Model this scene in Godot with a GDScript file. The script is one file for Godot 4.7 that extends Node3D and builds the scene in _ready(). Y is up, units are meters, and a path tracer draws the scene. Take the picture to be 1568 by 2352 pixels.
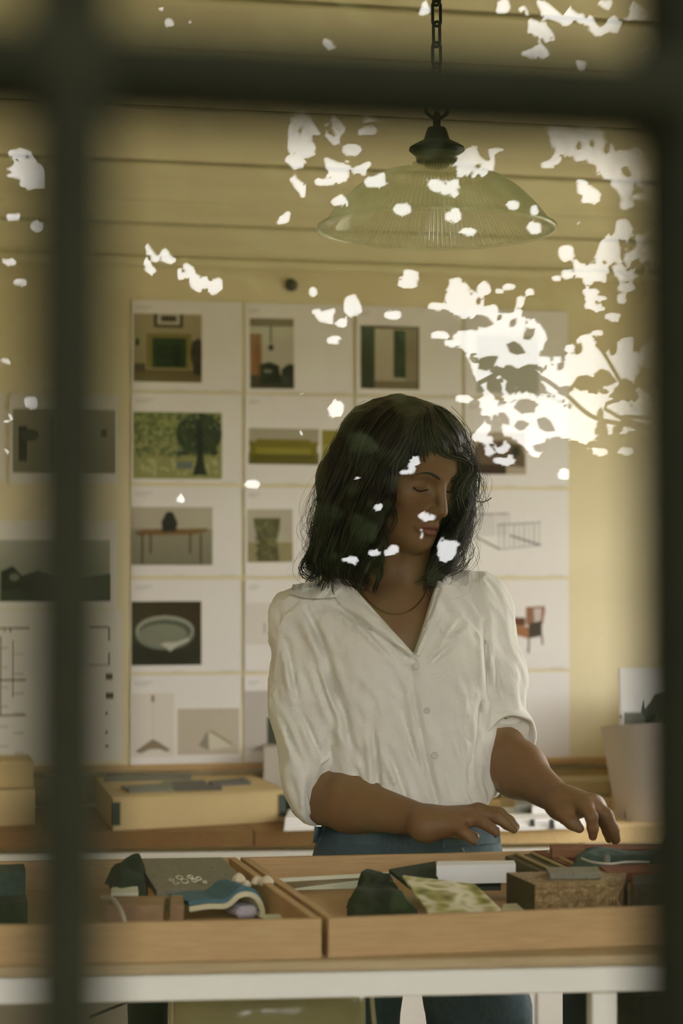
extends Node3D
# A woman at a work table in a studio, seen from the shaded garden through a glazed window that mirrors the tree behind.
# x runs along the back wall, y is up, z points out of the window towards the garden; metres.

const FOCAL := 4800.0            # focal length in pixels of the 1568 x 2352 frame
var cam_basis := Basis(Vector3.UP, -atan(0.21)) * Basis(Vector3.RIGHT, atan(174.0 / 4800.0))
const EYE := Vector3(0, 1.39, 0)
var M := {}
var used := {}
var rng := RandomNumberGenerator.new()

# ---------------------------------------------------------------- places
func ray(px: float, py: float) -> Vector3:
	return cam_basis * Vector3((px - 784.0) / FOCAL, (1176.0 - py) / FOCAL, -1.0)
func at_d(px: float, py: float, d: float) -> Vector3:
	return EYE + ray(px, py) * d
func at_z(px: float, py: float, z: float) -> Vector3:
	var r := ray(px, py)
	return EYE + r * (z / r.z)
func at_y(px: float, py: float, y: float) -> Vector3:
	var r := ray(px, py)
	return EYE + r * ((y - EYE.y) / r.y)

# ---------------------------------------------------------------- naming
func numbered(called: String) -> String:
	var n: int = used.get(called, 0)
	used[called] = n + 1
	return called if n == 0 else "%s_%03d" % [called, n]
func thing(called: String, label: String, category: String, at := Vector3.ZERO, turn := 0.0, group := "") -> Node3D:
	var o := Node3D.new()
	o.name = numbered(called)
	add_child(o, true)
	o.position = at
	o.rotation.y = turn
	tag(o, label, category, group)
	return o
func tag(o: Node, label: String, category: String, group := "") -> Node:
	o.set_meta("label", label)
	o.set_meta("category", category)
	if group != "":
		o.set_meta("group", group)
	return o
func obj(called: String, mesh: Mesh, m: Material, parent: Node = null) -> MeshInstance3D:
	var o := MeshInstance3D.new()
	o.name = numbered(called) if parent == null else called
	o.mesh = mesh
	o.material_override = m
	if parent == null:
		add_child(o, true)
	else:
		parent.add_child(o, true)
	return o
func struct(called: String, mesh: Mesh, m: Material, parent: Node = null) -> MeshInstance3D:
	var o := obj(called, mesh, m, parent)
	if parent == null:
		o.set_meta("kind", "structure")
	return o

# ---------------------------------------------------------------- mesh building
class Mb:
	var v := PackedVector3Array()
	var n := PackedVector3Array()
	var u := PackedVector2Array()
	var c := PackedColorArray()
	var i := PackedInt32Array()
	func tri(a: Vector3, b: Vector3, d: Vector3, nn := Vector3.ZERO, ua := Vector2.ZERO, ub := Vector2.ZERO, ud := Vector2.ZERO) -> void:
		var g := (d - a).cross(b - a)
		if g.length_squared() < 1e-18:
			return
		g = g.normalized()
		if nn != Vector3.ZERO and g.dot(nn) < 0.0:
			var t := b
			b = d
			d = t
			var tu := ub
			ub = ud
			ud = tu
			g = -g
		var k := v.size()
		v.append_array(PackedVector3Array([a, b, d]))
		n.append_array(PackedVector3Array([g, g, g]))
		u.append_array(PackedVector2Array([ua, ub, ud]))
		i.append_array(PackedInt32Array([k, k + 1, k + 2]))
	func quad(a: Vector3, b: Vector3, d: Vector3, e: Vector3, nn := Vector3.ZERO, uv := true) -> void:
		var U := [Vector2(0, 1), Vector2(1, 1), Vector2(1, 0), Vector2(0, 0)]
		if not uv:
			U = [Vector2.ZERO, Vector2.ZERO, Vector2.ZERO, Vector2.ZERO]
		tri(a, b, d, nn, U[0], U[1], U[2])
		tri(a, d, e, nn, U[0], U[2], U[3])
	# box with chamfered edges; b turns it, at its middle
	func box(at: Vector3, size: Vector3, bev := 0.002, b := Basis.IDENTITY) -> void:
		var h := size * 0.5
		bev = minf(bev, minf(h.x, minf(h.y, h.z)) * 0.9)
		var p := func(s: Vector3, ax: int) -> Vector3:
			var q := Vector3(s.x * h.x, s.y * h.y, s.z * h.z)
			for k in 3:
				if k != ax:
					q[k] -= s[k] * bev
			return at + b * q
		for ax in 3:
			var a1 := (ax + 1) % 3
			var a2 := (ax + 2) % 3
			for sg in [-1.0, 1.0]:
				var s := []
				for w in [[-1, -1], [1, -1], [1, 1], [-1, 1]]:
					var t := Vector3.ZERO
					t[ax] = sg
					t[a1] = w[0]
					t[a2] = w[1]
					s.append(t)
				var nn := Vector3.ZERO
				nn[ax] = sg
				quad(p.call(s[0], ax), p.call(s[1], ax), p.call(s[2], ax), p.call(s[3], ax), b * nn)
				if bev > 0.0:
					for s2 in [-1.0, 1.0]:
						var e0 := Vector3.ZERO
						e0[ax] = sg
						e0[a1] = s2
						e0[a2] = -1
						var e1 := e0
						e1[a2] = 1
						var nb := Vector3.ZERO
						nb[ax] = sg
						nb[a1] = s2
						quad(p.call(e0, ax), p.call(e1, ax), p.call(e1, a1), p.call(e0, a1), b * nb, false)
		if bev > 0.0:
			for x in [-1.0, 1.0]:
				for y in [-1.0, 1.0]:
					for z in [-1.0, 1.0]:
						var s := Vector3(x, y, z)
						tri(p.call(s, 0), p.call(s, 1), p.call(s, 2), b * s)
	# a box given by eight corners: four of the underside, four of the top, both in the same order
	func hexa(lo: Array, hi: Array) -> void:
		var mid := Vector3.ZERO
		for q in lo + hi:
			mid += q / 8.0
		var faces := [[hi[0], hi[1], hi[2], hi[3]], [lo[0], lo[1], lo[2], lo[3]]]
		for k in 4:
			faces.append([lo[k], lo[(k + 1) % 4], hi[(k + 1) % 4], hi[k]])
		for f in faces:
			quad(f[0], f[1], f[2], f[3], (f[0] + f[2]) * 0.5 - mid)
	func grid(rows: Array, closed := false, flip := false) -> void:   # rows of equally many points, smooth
		var nr := rows.size()
		var nc: int = rows[0].size()
		var k0 := v.size()
		var i0 := i.size()
		for r in nr:
			for q in nc:
				v.append(rows[r][q])
				n.append(Vector3.ZERO)
				u.append(Vector2(float(q) / maxf(1.0, nc - 1.0), float(r) / maxf(1.0, nr - 1.0)))
		var cols := nc if closed else nc - 1
		for r in nr - 1:
			for q in cols:
				var a := k0 + r * nc + q
				var b := k0 + r * nc + (q + 1) % nc
				var d := a + nc
				var e := b + nc
				if flip:
					i.append_array(PackedInt32Array([a, b, d, b, e, d]))
				else:
					i.append_array(PackedInt32Array([a, d, b, b, d, e]))
		smooth(k0, i0)
	func smooth(k0 := 0, i0 := 0) -> void:
		for t in range(i0, i.size(), 3):
			var g := (v[i[t + 2]] - v[i[t]]).cross(v[i[t + 1]] - v[i[t]])
			for k in 3:
				n[i[t + k]] += g
		for k in range(k0, n.size()):
			n[k] = n[k].normalized() if n[k].length_squared() > 1e-24 else Vector3.UP
	func tube(pts: PackedVector3Array, radii: PackedFloat32Array, sides := 8, closed := false, flat := 1.0, caps := true) -> void:
		var m := pts.size()
		var up := Vector3.UP
		var t0 := (pts[1] - pts[0]).normalized()
		if absf(t0.dot(up)) > 0.9:
			up = Vector3.RIGHT
		var side := t0.cross(up).normalized()
		var rows := []
		for k in m:
			var a: Vector3 = pts[(k - 1 + m) % m] if (closed or k > 0) else pts[k]
			var b: Vector3 = pts[(k + 1) % m] if (closed or k < m - 1) else pts[k]
			var t := (b - a).normalized()
			side = (side - t * side.dot(t)).normalized()
			var w := t.cross(side)
			var row := PackedVector3Array()
			var r := radii[k % radii.size()]
			for s in sides:
				var an := TAU * s / sides
				row.append(pts[k] + (side * cos(an) + w * sin(an) * flat) * r)
			rows.append(row)
		if closed:
			rows.append(rows[0])
		var k0 := v.size()
		grid(rows, true, false)
		if caps and not closed:
			for e in [0, m - 1]:
				var mid := v.size()
				var d := (pts[0] - pts[1]).normalized() if e == 0 else (pts[m - 1] - pts[m - 2]).normalized()
				v.append(pts[e] + d * radii[e % radii.size()] * 0.3)
				n.append(d)
				u.append(Vector2.ZERO)
				for s in sides:
					var a: int = k0 + e * sides + s
					var b: int = k0 + e * sides + (s + 1) % sides
					if e == 0:
						i.append_array(PackedInt32Array([mid, a, b]))
					else:
						i.append_array(PackedInt32Array([mid, b, a]))
	func lathe(prof: Array, sides := 32, at := Vector3.ZERO, b := Basis.IDENTITY, wob := 0.0, wobs := 0) -> void:   # prof: Vector2(radius, height)
		var rows := []
		for q in prof:
			var row := PackedVector3Array()
			for s in sides:
				var an := TAU * s / sides
				var r: float = q.x * (1.0 + wob * cos(an * wobs))
				row.append(at + b * Vector3(cos(an) * r, q.y, sin(an) * r))
			rows.append(row)
		grid(rows, true, false)
	func mesh() -> ArrayMesh:
		var a := []
		a.resize(Mesh.ARRAY_MAX)
		a[Mesh.ARRAY_VERTEX] = v
		a[Mesh.ARRAY_NORMAL] = n
		a[Mesh.ARRAY_TEX_UV] = u
		if c.size() == v.size() and v.size() > 0:
			a[Mesh.ARRAY_COLOR] = c
		a[Mesh.ARRAY_INDEX] = i
		var r := ArrayMesh.new()
		r.add_surface_from_arrays(Mesh.PRIMITIVE_TRIANGLES, a)
		return r

func bx(at: Vector3, size: Vector3, bev := 0.002, b := Basis.IDENTITY) -> ArrayMesh:
	var m := Mb.new()
	m.box(at, size, bev, b)
	return m.mesh()
func tb(pts: Array, radii: Array, sides := 8, closed := false, flat := 1.0) -> ArrayMesh:
	var m := Mb.new()
	m.tube(PackedVector3Array(pts), PackedFloat32Array(radii), sides, closed, flat)
	return m.mesh()
func spline(pts: Array, per := 6) -> PackedVector3Array:
	var out := PackedVector3Array()
	for k in pts.size() - 1:
		var a: Vector3 = pts[maxi(k - 1, 0)]
		var b: Vector3 = pts[k]
		var d: Vector3 = pts[k + 1]
		var e: Vector3 = pts[mini(k + 2, pts.size() - 1)]
		for s in per:
			out.append(b.cubic_interpolate(d, a, e, float(s) / per))
	out.append(pts[-1])
	return out

# ---------------------------------------------------------------- materials
func mat(called: String, color: Color, rough := 0.8, more := {}) -> StandardMaterial3D:
	var m := StandardMaterial3D.new()
	m.resource_name = called
	m.albedo_color = color
	m.roughness = rough
	for k in more:
		m.set(k, more[k])
	M[called] = m
	return m
func noise_tex(freq: float, cols: Array, oct := 4, sd := 1, size := 512, kind := FastNoiseLite.TYPE_SIMPLEX_SMOOTH, normal := false, bump := 6.0) -> NoiseTexture2D:
	var f := FastNoiseLite.new()
	f.noise_type = kind
	f.frequency = freq
	f.fractal_octaves = oct
	f.seed = sd
	var t := NoiseTexture2D.new()
	t.width = size
	t.height = size
	t.seamless = true
	t.noise = f
	if normal:
		t.as_normal_map = true
		t.bump_strength = bump
	elif cols.size():
		var g := Gradient.new()
		var off := PackedFloat32Array()
		var cc := PackedColorArray()
		for k in cols.size():
			off.append(float(k) / (cols.size() - 1))
			cc.append(cols[k])
		g.offsets = off
		g.colors = cc
		t.color_ramp = g
	return t
func tri_mat(called: String, tex: Texture2D, scale: Vector3, rough := 0.8, more := {}, world := false) -> StandardMaterial3D:
	var m := mat(called, Color.WHITE, rough, more)
	m.albedo_texture = tex
	m.uv1_triplanar = true
	m.uv1_world_triplanar = world
	m.uv1_scale = scale
	return m
func c8(r: int, g: int, b: int) -> Color:
	return Color8(r, g, b)

func materials() -> void:
	var wood := noise_tex(0.012, [c8(172, 138, 92), c8(192, 158, 110), c8(182, 148, 100), c8(202, 168, 122)], 5, 3)
	tri_mat("tray_wood", wood, Vector3(0.9, 14, 14), 0.6)
	tri_mat("tray_wood_side", wood, Vector3(14, 14, 0.9), 0.6)
	tri_mat("table_wood", noise_tex(0.012, [c8(168, 146, 110), c8(190, 168, 130)], 5, 7), Vector3(0.8, 12, 12), 0.7)
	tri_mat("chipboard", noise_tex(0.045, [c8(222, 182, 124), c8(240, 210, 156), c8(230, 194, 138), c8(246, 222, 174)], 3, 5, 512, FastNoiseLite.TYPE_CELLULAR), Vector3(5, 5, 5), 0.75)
	tri_mat("dark_plank", noise_tex(0.015, [c8(150, 130, 86), c8(172, 150, 104)], 4, 8), Vector3(0.9, 12, 12), 0.7)
	var wall_c := noise_tex(0.006, [c8(225, 212, 172), c8(232, 219, 182)], 3, 11)
	tri_mat("wall_paint", wall_c, Vector3(0.5, 0.5, 0.5), 0.85)
	tri_mat("board_paint", noise_tex(0.008, [c8(226, 216, 178), c8(237, 228, 192)], 4, 12), Vector3(0.4, 3, 3), 0.6)
	mat("white_paint", c8(234, 231, 222), 0.5)
	mat("white_board", c8(240, 236, 232), 0.6)
	tri_mat("floor_boards", noise_tex(0.012, [c8(186, 170, 136), c8(206, 190, 154)], 5, 13), Vector3(9, 9, 0.6), 0.6)
	tri_mat("window_paint", noise_tex(0.03, [c8(28, 30, 20), c8(36, 36, 25)], 4, 14), Vector3(3, 3, 3), 0.9, {"metallic_specular": 0.15})
	mat("pane_glass", Color(1, 1, 1, 0.0), 0.0, {"transparency": BaseMaterial3D.TRANSPARENCY_ALPHA})
	mat("shade_glass", Color(0.88, 0.92, 0.68, 0.15), 0.12, {"transparency": BaseMaterial3D.TRANSPARENCY_ALPHA})
	mat("dark_bronze", c8(38, 42, 34), 0.5, {"metallic": 0.5})
	mat("bulb_glass", Color(0.95, 0.95, 0.9, 0.25), 0.1, {"transparency": BaseMaterial3D.TRANSPARENCY_ALPHA})
	mat("paper", c8(238, 234, 230), 0.9)
	mat("box_card", c8(196, 172, 122), 0.8)
	mat("clip_metal", c8(64, 70, 62), 0.4, {"metallic": 0.6})
	mat("tile_grey", c8(112, 110, 98), 0.6)
	mat("tile_grey_dark", c8(88, 86, 76), 0.6)
	tri_mat("slate", noise_tex(0.04, [c8(98, 94, 80), c8(132, 126, 108), c8(116, 110, 94)], 4, 27, 256), Vector3(7, 7, 7), 0.6)
	tri_mat("chipboard_shaded", noise_tex(0.045, [c8(120, 88, 50), c8(146, 110, 66), c8(134, 100, 58), c8(156, 122, 76)], 3, 6, 512, FastNoiseLite.TYPE_CELLULAR), Vector3(5, 5, 5), 0.8)  # same chipboard, the shade on the left boards put into its colour
	mat("slate_dark", c8(46, 48, 44), 0.55)
	mat("grey_box", c8(176, 168, 152), 0.8)
	mat("dark_cloth", c8(44, 50, 46), 0.95)
	tri_mat("green_cloth", noise_tex(0.06, [c8(30, 42, 26), c8(52, 62, 38)], 3, 20, 256), Vector3(6, 6, 6), 0.95)
	mat("mint_stone", c8(212, 212, 186), 0.6)
	mat("white_block", c8(232, 230, 226), 0.7)
	tri_mat("marble_card", noise_tex(0.008, [c8(96, 94, 44), c8(140, 136, 66), c8(170, 164, 96), c8(222, 216, 184), c8(230, 226, 200), c8(226, 220, 192), c8(176, 170, 110), c8(120, 116, 60)], 2, 24, 256), Vector3(9, 9, 9), 0.5)
	tri_mat("old_wood", noise_tex(0.02, [c8(84, 66, 40), c8(164, 138, 96), c8(112, 90, 58), c8(176, 150, 108), c8(128, 106, 70)], 4, 23), Vector3(5, 9, 5), 0.75)
	mat("old_wood_end", c8(72, 60, 38), 0.8)
	tri_mat("terracotta", noise_tex(0.02, [c8(112, 62, 40), c8(142, 84, 54)], 4, 24, 256), Vector3(4, 4, 4), 0.7)
	tri_mat("teal_cloth", noise_tex(0.05, [c8(50, 68, 60), c8(72, 88, 78)], 3, 25, 256), Vector3(6, 6, 6), 0.9)
	mat("cord_white", c8(206, 200, 184), 0.8)
	tri_mat("leather", noise_tex(0.02, [c8(128, 100, 70), c8(158, 126, 90)], 4, 28, 256), Vector3(5, 5, 5), 0.6)
	mat("blue_cloth", c8(78, 112, 124), 0.85)
	mat("cream_edge", c8(214, 206, 170), 0.85)
	mat("lilac_cloth", c8(198, 190, 200), 0.85)
	mat("shell", c8(214, 200, 170), 0.6)
	mat("brown_slat", c8(82, 70, 44), 0.7)
	mat("slat_edge", c8(168, 150, 104), 0.7)
	mat("bin_card", c8(206, 192, 176), 0.85)
	mat("plastic_bag", Color(0.74, 0.72, 0.52, 0.75), 0.22, {"transparency": BaseMaterial3D.TRANSPARENCY_ALPHA})
	mat("button_shell", c8(208, 203, 190), 0.5)
	mat("black_clip", c8(40, 38, 34), 0.5)
	mat("garden_soil", c8(150, 146, 122), 0.95)
	mat("blocker_wood", c8(90, 84, 66), 0.85)  # for the added roof and screens that hold off sky light

func _ready() -> void:
	rng.seed = 11
	# camera
	var cam := Camera3D.new()
	cam.name = "camera"
	cam.transform = Transform3D(cam_basis, EYE)
	var lens := CameraAttributesPhysical.new()
	lens.frustum_focal_length = 24.0 * FOCAL / 2352.0
	lens.frustum_focus_distance = 3.40
	lens.exposure_aperture = 2.4
	lens.frustum_near = 0.05
	lens.frustum_far = 200.0
	cam.attributes = lens
	cam.keep_aspect = Camera3D.KEEP_HEIGHT
	cam.current = true
	add_child(cam)
	# sky: bright even overcast
	var env := Environment.new()
	var sm := ProceduralSkyMaterial.new()
	sm.sky_top_color = Color(1.0, 1.0, 0.99)
	sm.sky_horizon_color = Color(1.0, 1.0, 0.99)
	sm.ground_horizon_color = Color(0.42, 0.44, 0.30)
	sm.ground_bottom_color = Color(0.36, 0.38, 0.26)
	sm.sky_energy_multiplier = 1.0
	var sky := Sky.new()
	sky.sky_material = sm
	env.background_mode = Environment.BG_SKY
	env.sky = sky
	env.background_energy_multiplier = 9.0
	env.tonemap_mode = Environment.TONE_MAPPER_LINEAR
	env.tonemap_exposure = 1.0
	env.sdfgi_enabled = true
	env.ssao_enabled = true
	env.ssil_enabled = true
	var we := WorldEnvironment.new()
	we.name = "environment"
	we.environment = env
	add_child(we)
	materials()
	mat("leaf", c8(100, 130, 58), 0.55, {"vertex_color_use_as_albedo": true, "backlight_enabled": true, "backlight": Color(0.5, 0.62, 0.25)})
	mat("bark", c8(70, 62, 46), 0.9)
	tri_mat("hedge", noise_tex(0.05, [c8(30, 38, 20), c8(66, 78, 40)], 4, 31), Vector3(2, 2, 2), 0.9)
	room()
	sheets()
	lamp()
	bench()
	bench_things()
	table()
	trays()
	right_tray_things()
	left_tray_things()
	under_table()
	person()
	garden()

# ---------------------------------------------------------------- the room
const WALL_Z := -5.3
const GLASS_Z := -0.50
func wall_with_hole(called: String, m: Material, axis: int, at: float, thick: float, a0: float, a1: float, b0: float, b1: float, h: Array) -> void:
	# a wall across x (axis 0) or z (axis 2); a runs along it, b is height; h = [a0, a1, b0, b1] of its opening
	var mb := Mb.new()
	var rects := [[a0, a1, b0, b1]] if h.is_empty() else [[a0, h[0], b0, b1], [h[1], a1, b0, b1], [h[0], h[1], b0, h[2]], [h[0], h[1], h[3], b1]]
	for r in rects:
		var s := Vector3(r[1] - r[0], r[3] - r[2], thick)
		var p := Vector3((r[0] + r[1]) / 2, (r[2] + r[3]) / 2, at)
		if axis == 0:
			s = Vector3(thick, s.y, s.x)
			p = Vector3(at, p.y, p.x)
		mb.box(p, s, 0.0)
	struct(called, mb.mesh(), m)

func ceil_at(s: float) -> Vector3:
	return Vector3(0, 2.228 + s * sin(0.52), WALL_Z + s * cos(0.52))
func ceil_s(py: float) -> float:    # how far up the slope the picture line py (at px 500) lies
	var lo := 0.0
	var hi := 2.2
	for k in 40:
		var s := (lo + hi) / 2
		var p := ceil_at(s)
		if at_z(500, py, p.z).y > p.y:
			lo = s
		else:
			hi = s
	return lo

func room() -> void:
	struct("floor", bx(Vector3(0.7, -0.03, -3.0), Vector3(4.5, 0.06, 4.9), 0.0), M.floor_boards)
	wall_with_hole("wall_back", M.wall_paint, 2, WALL_Z - 0.05, 0.1, -1.6, 2.6, 0, 2.4, [])
	wall_with_hole("wall_left", M.wall_paint, 0, -1.5, 0.1, WALL_Z, GLASS_Z + 0.1, 0, 3.7, [])
	var wr := Mb.new()      # right wall, two windows
	for r in [[WALL_Z, -4.95, 0, 3.7], [-4.95, -3.1, 0, 0.85], [-4.95, -3.1, 2.05, 3.7], [-3.1, GLASS_Z + 0.1, 0, 3.7]]:
		wr.box(Vector3(2.55, (r[2] + r[3]) / 2, (r[0] + r[1]) / 2), Vector3(0.1, r[3] - r[2], r[1] - r[0]), 0.0)
	struct("wall_right", wr.mesh(), M.wall_paint)
	wall_with_hole("wall_front", M.window_paint, 2, GLASS_Z, 0.1, -1.6, 2.95, 0, 3.3, [-1.16, 2.34, 0.48, 2.28])
	# sloping board ceiling: one piece for each board, the joints dark and recessed
	var ceiling := struct("ceiling", Mesh.new() if false else bx(ceil_at(1.2) + Vector3(0.7, 0.045, -0.02), Vector3(4.7, 0.03, 2.5), 0.0, Basis(Vector3.RIGHT, -0.52)), M.dark_plank)
	var cuts := [ceil_s(607)]
	for py in [526.0, 469.0, 383.0, 255.0, 125.0, 3.0]:
		cuts.append(ceil_s(py))
	while cuts[-1] < 2.3:
		cuts.append(cuts[-1] + 0.15)
	cuts[0] = 0.0
	for k in cuts.size() - 1:
		var mid := ceil_at((cuts[k] + cuts[k + 1]) / 2)
		var w: float = cuts[k + 1] - cuts[k] - 0.007
		var bo := struct("plank", bx(Vector3.ZERO, Vector3(4.5, 0.022, w), 0.004, Basis.IDENTITY), M.board_paint, ceiling)
		bo.transform = Transform3D(Basis(Vector3.RIGHT, -0.52), mid + Vector3(0.7, 0.012 + 0.003 * sin(k * 2.3), 0))
	var top := ceil_at(2.3)
	var roof := Mb.new()
	roof.box(Vector3(0.7, (top.y + 2.6) / 2 + 0.25, (top.z + GLASS_Z) / 2), Vector3(4.7, 0.06, 3.2), 0.0, Basis(Vector3.RIGHT, 0.30))
	struct("ceiling", roof.mesh(), M.board_paint)
	# strip where wall and boards meet, and the ledge under the pinned sheets
	struct("trim_1", bx(Vector3(0.7, 2.222, WALL_Z + 0.012), Vector3(4.4, 0.022, 0.024), 0.004), M.board_paint)
	var ledge := at_z(300, 1764, WALL_Z)
	struct("trim_2", bx(Vector3(0.7, ledge.y, WALL_Z + 0.012), Vector3(4.4, 0.018, 0.024), 0.003), M.tray_wood)
	struct("trim_3", bx(Vector3(0.7, ledge.y - 0.052, WALL_Z + 0.009), Vector3(4.4, 0.07, 0.018), 0.004), M.dark_plank)
	struct("baseboard_back", bx(Vector3(0.7, 0.06, WALL_Z + 0.01), Vector3(4.4, 0.12, 0.02), 0.004), M.board_paint)
	side_window("window_2", -4.95, -3.1)
	front_window()

func side_window(called: String, z0: float, z1: float) -> void:
	var w := Node3D.new()
	w.name = called
	w.set_meta("kind", "structure")
	add_child(w)
	for k in 4:
		struct("frame", bx(Vector3(2.55, 1.45, z0 + (z1 - z0) * k / 3.0), Vector3(0.09, 1.2, 0.05), 0.004), M.white_paint, w)
	for y in [0.87, 1.45, 2.03]:
		struct("frame", bx(Vector3(2.55, y, (z0 + z1) / 2), Vector3(0.07, 0.05, z1 - z0), 0.004), M.white_paint, w)
	for k in 3:
		for y in [1.16, 1.74]:
			struct("pane", bx(Vector3(2.55, y, z0 + (z1 - z0) * (k + 0.5) / 3.0), Vector3(0.004, 0.53, (z1 - z0) / 3 - 0.05), 0.0), M.pane_glass, w)

func front_window() -> void:
	var w := Node3D.new()
	w.name = "window_1"
	w.set_meta("kind", "structure")
	add_child(w)
	var xl := at_z(163, 900, GLASS_Z).x
	var half := 0.0098
	var xr := at_z(1507, 900, GLASS_Z).x + half
	var pitch := xr - xl
	var yh := at_z(784, 184, GLASS_Z).y
	var xs := []
	for k in range(-9, 17):
		var x := xl + pitch * k
		if x > -1.1 and x < 2.3:
			xs.append(x)
	var ys := []
	for k in range(-4, 4):
		var y := yh + 0.27 * k
		if y > 0.52 and y < 2.25:
			ys.append(y)
	var bar := func(len: float) -> ArrayMesh:     # glazing bar: flat outer face, slanted cheeks, wide rebate
		var mb := Mb.new()
		var pr := [Vector2(-half, -0.018), Vector2(-half, 0.004), Vector2(-0.0045, 0.017), Vector2(0.0045, 0.017), Vector2(half, 0.004), Vector2(half, -0.018)]
		for k in 6:
			var a: Vector2 = pr[k]
			var b: Vector2 = pr[(k + 1) % 6]
			mb.quad(Vector3(a.x, -len / 2, a.y), Vector3(b.x, -len / 2, b.y), Vector3(b.x, len / 2, b.y), Vector3(a.x, len / 2, a.y), Vector3(a.x + b.x, 0, a.y + b.y))
		return mb.mesh()
	for x in xs:
		struct("glazing_bar", bar.call(1.8), M.window_paint, w).position = Vector3(x, 1.38, GLASS_Z)
	for y in ys:
		var o := struct("glazing_bar", bar.call(3.5), M.window_paint, w)
		o.transform = Transform3D(Basis(Vector3(0, 0, 1), PI / 2), Vector3(0.59, y, GLASS_Z + 0.001))
	var gx := [-1.16] + xs + [2.34]
	var gy := [0.48] + ys + [2.28]
	for a in gx.size() - 1:
		for b in gy.size() - 1:
			var sz := Vector3(gx[a + 1] - gx[a], gy[b + 1] - gy[b], 0.003)
			struct("pane", bx(Vector3((gx[a] + gx[a + 1]) / 2, (gy[b] + gy[b + 1]) / 2, GLASS_Z - 0.012), sz - Vector3(0.002, 0.002, 0), 0.0), M.pane_glass, w)

# ---------------------------------------------------------------- sheets on the wall
class Paint:
	var im: Image
	var ox := 0.0
	var oy := 0.0
	var k := 1.0
	func _init(px: float, py: float, w: int, h: int, scale: float, paper: Color) -> void:
		im = Image.create_empty(w, h, false, Image.FORMAT_RGB8)
		im.fill(paper)
		ox = px
		oy = py
		k = scale
	func r(x0: float, y0: float, x1: float, y1: float, c: Color) -> void:
		im.fill_rect(Rect2i(roundi((x0 - ox) * k), roundi((y0 - oy) * k), maxi(1, roundi((x1 - x0) * k)), maxi(1, roundi((y1 - y0) * k))), c)
	func poly(pts: Array, c: Color) -> void:
		var pp := PackedVector2Array()
		var lo := Vector2(1e9, 1e9)
		var hi := -lo
		for q in range(0, pts.size(), 2):
			var p := Vector2(pts[q] - ox, pts[q + 1] - oy) * k
			pp.append(p)
			lo = lo.min(p)
			hi = hi.max(p)
		for y in range(maxi(0, floori(lo.y)), mini(im.get_height(), ceili(hi.y) + 1)):
			for x in range(maxi(0, floori(lo.x)), mini(im.get_width(), ceili(hi.x) + 1)):
				if Geometry2D.is_point_in_polygon(Vector2(x + 0.5, y + 0.5), pp):
					im.set_pixel(x, y, c)
	func ell(cx: float, cy: float, rx: float, ry: float, c: Color) -> void:
		var pts := []
		for s in 28:
			pts += [cx + cos(TAU * s / 28.0) * rx, cy + sin(TAU * s / 28.0) * ry]
		poly(pts, c)
	func line(x0: float, y0: float, x1: float, y1: float, w: float, c: Color) -> void:
		var d := Vector2(x1 - x0, y1 - y0).normalized().orthogonal() * w / 2
		poly([x0 + d.x, y0 + d.y, x1 + d.x, y1 + d.y, x1 - d.x, y1 - d.y, x0 - d.x, y0 - d.y], c)
	func grad(x0: float, y0: float, x1: float, y1: float, a: Color, b: Color) -> void:
		var n := 24
		for s in n:
			r(x0, y0 + (y1 - y0) * s / n, x1, y0 + (y1 - y0) * (s + 1) / n + 1, a.lerp(b, float(s) / n))
	func speckle(x0: float, y0: float, x1: float, y1: float, cols: Array, count: int, size: float, sd: int) -> void:
		var g := RandomNumberGenerator.new()
		g.seed = sd
		for s in count:
			var x := g.randf_range(x0, x1 - size)
			var y := g.randf_range(y0, y1 - size)
			var c: Color = cols[g.randi() % cols.size()]
			r(x, y, x + size * g.randf_range(0.4, 1.0), y + size * g.randf_range(0.3, 0.9), c)
	func lines_of_print(x: float, y: float, w: float, c: Color) -> void:
		r(x, y, x + w, y + 2, c)
		r(x, y + 6, x + w * 0.7, y + 7.5, c)
	func tex() -> ImageTexture:
		var w := im.get_width()
		var h := im.get_height()
		im.resize(w * 2 / 3, h * 2 / 3, Image.INTERPOLATE_BILINEAR)
		im.resize(w, h, Image.INTERPOLATE_CUBIC)
		return ImageTexture.create_from_image(im)

var sheet_count := 0
func sheet(label: String, p: Paint, size: Vector2, at: Vector3, turn := 0.0) -> void:
	sheet_count += 1
	var o := thing("picture_sheet", label, "print", at, 0.0, "white printed sheets pinned to the wall")
	o.rotation.z = turn
	var m := mat("print_%d" % sheet_count, Color.WHITE, 0.85)
	m.albedo_texture = p.tex()
	# a sheet with a faint curl; its face stands off the wall by a few millimetres
	var mb := Mb.new()
	var rows := []
	for r in 7:
		var row := []
		for c in 9:
			var u := c / 8.0 - 0.5
			var v := 0.5 - r / 6.0
			row.append(Vector3(u * size.x, v * size.y, 0.002 + 0.010 * u * u * sin(sheet_count * 1.7) * sin(sheet_count * 1.7) + 0.006 * v * v * cos(sheet_count * 0.9) * cos(sheet_count * 0.9)))
		rows.append(row)
	mb.grid(rows, false, true)
	obj("printed_face", mb.mesh(), m, o)
	var back := Mb.new()
	for r in 7:
		for c in 9:
			rows[r][c] -= Vector3(0, 0, 0.0008)
	back.grid(rows, false, false)
	obj("paper_back", back.mesh(), M.paper, o)

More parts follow.
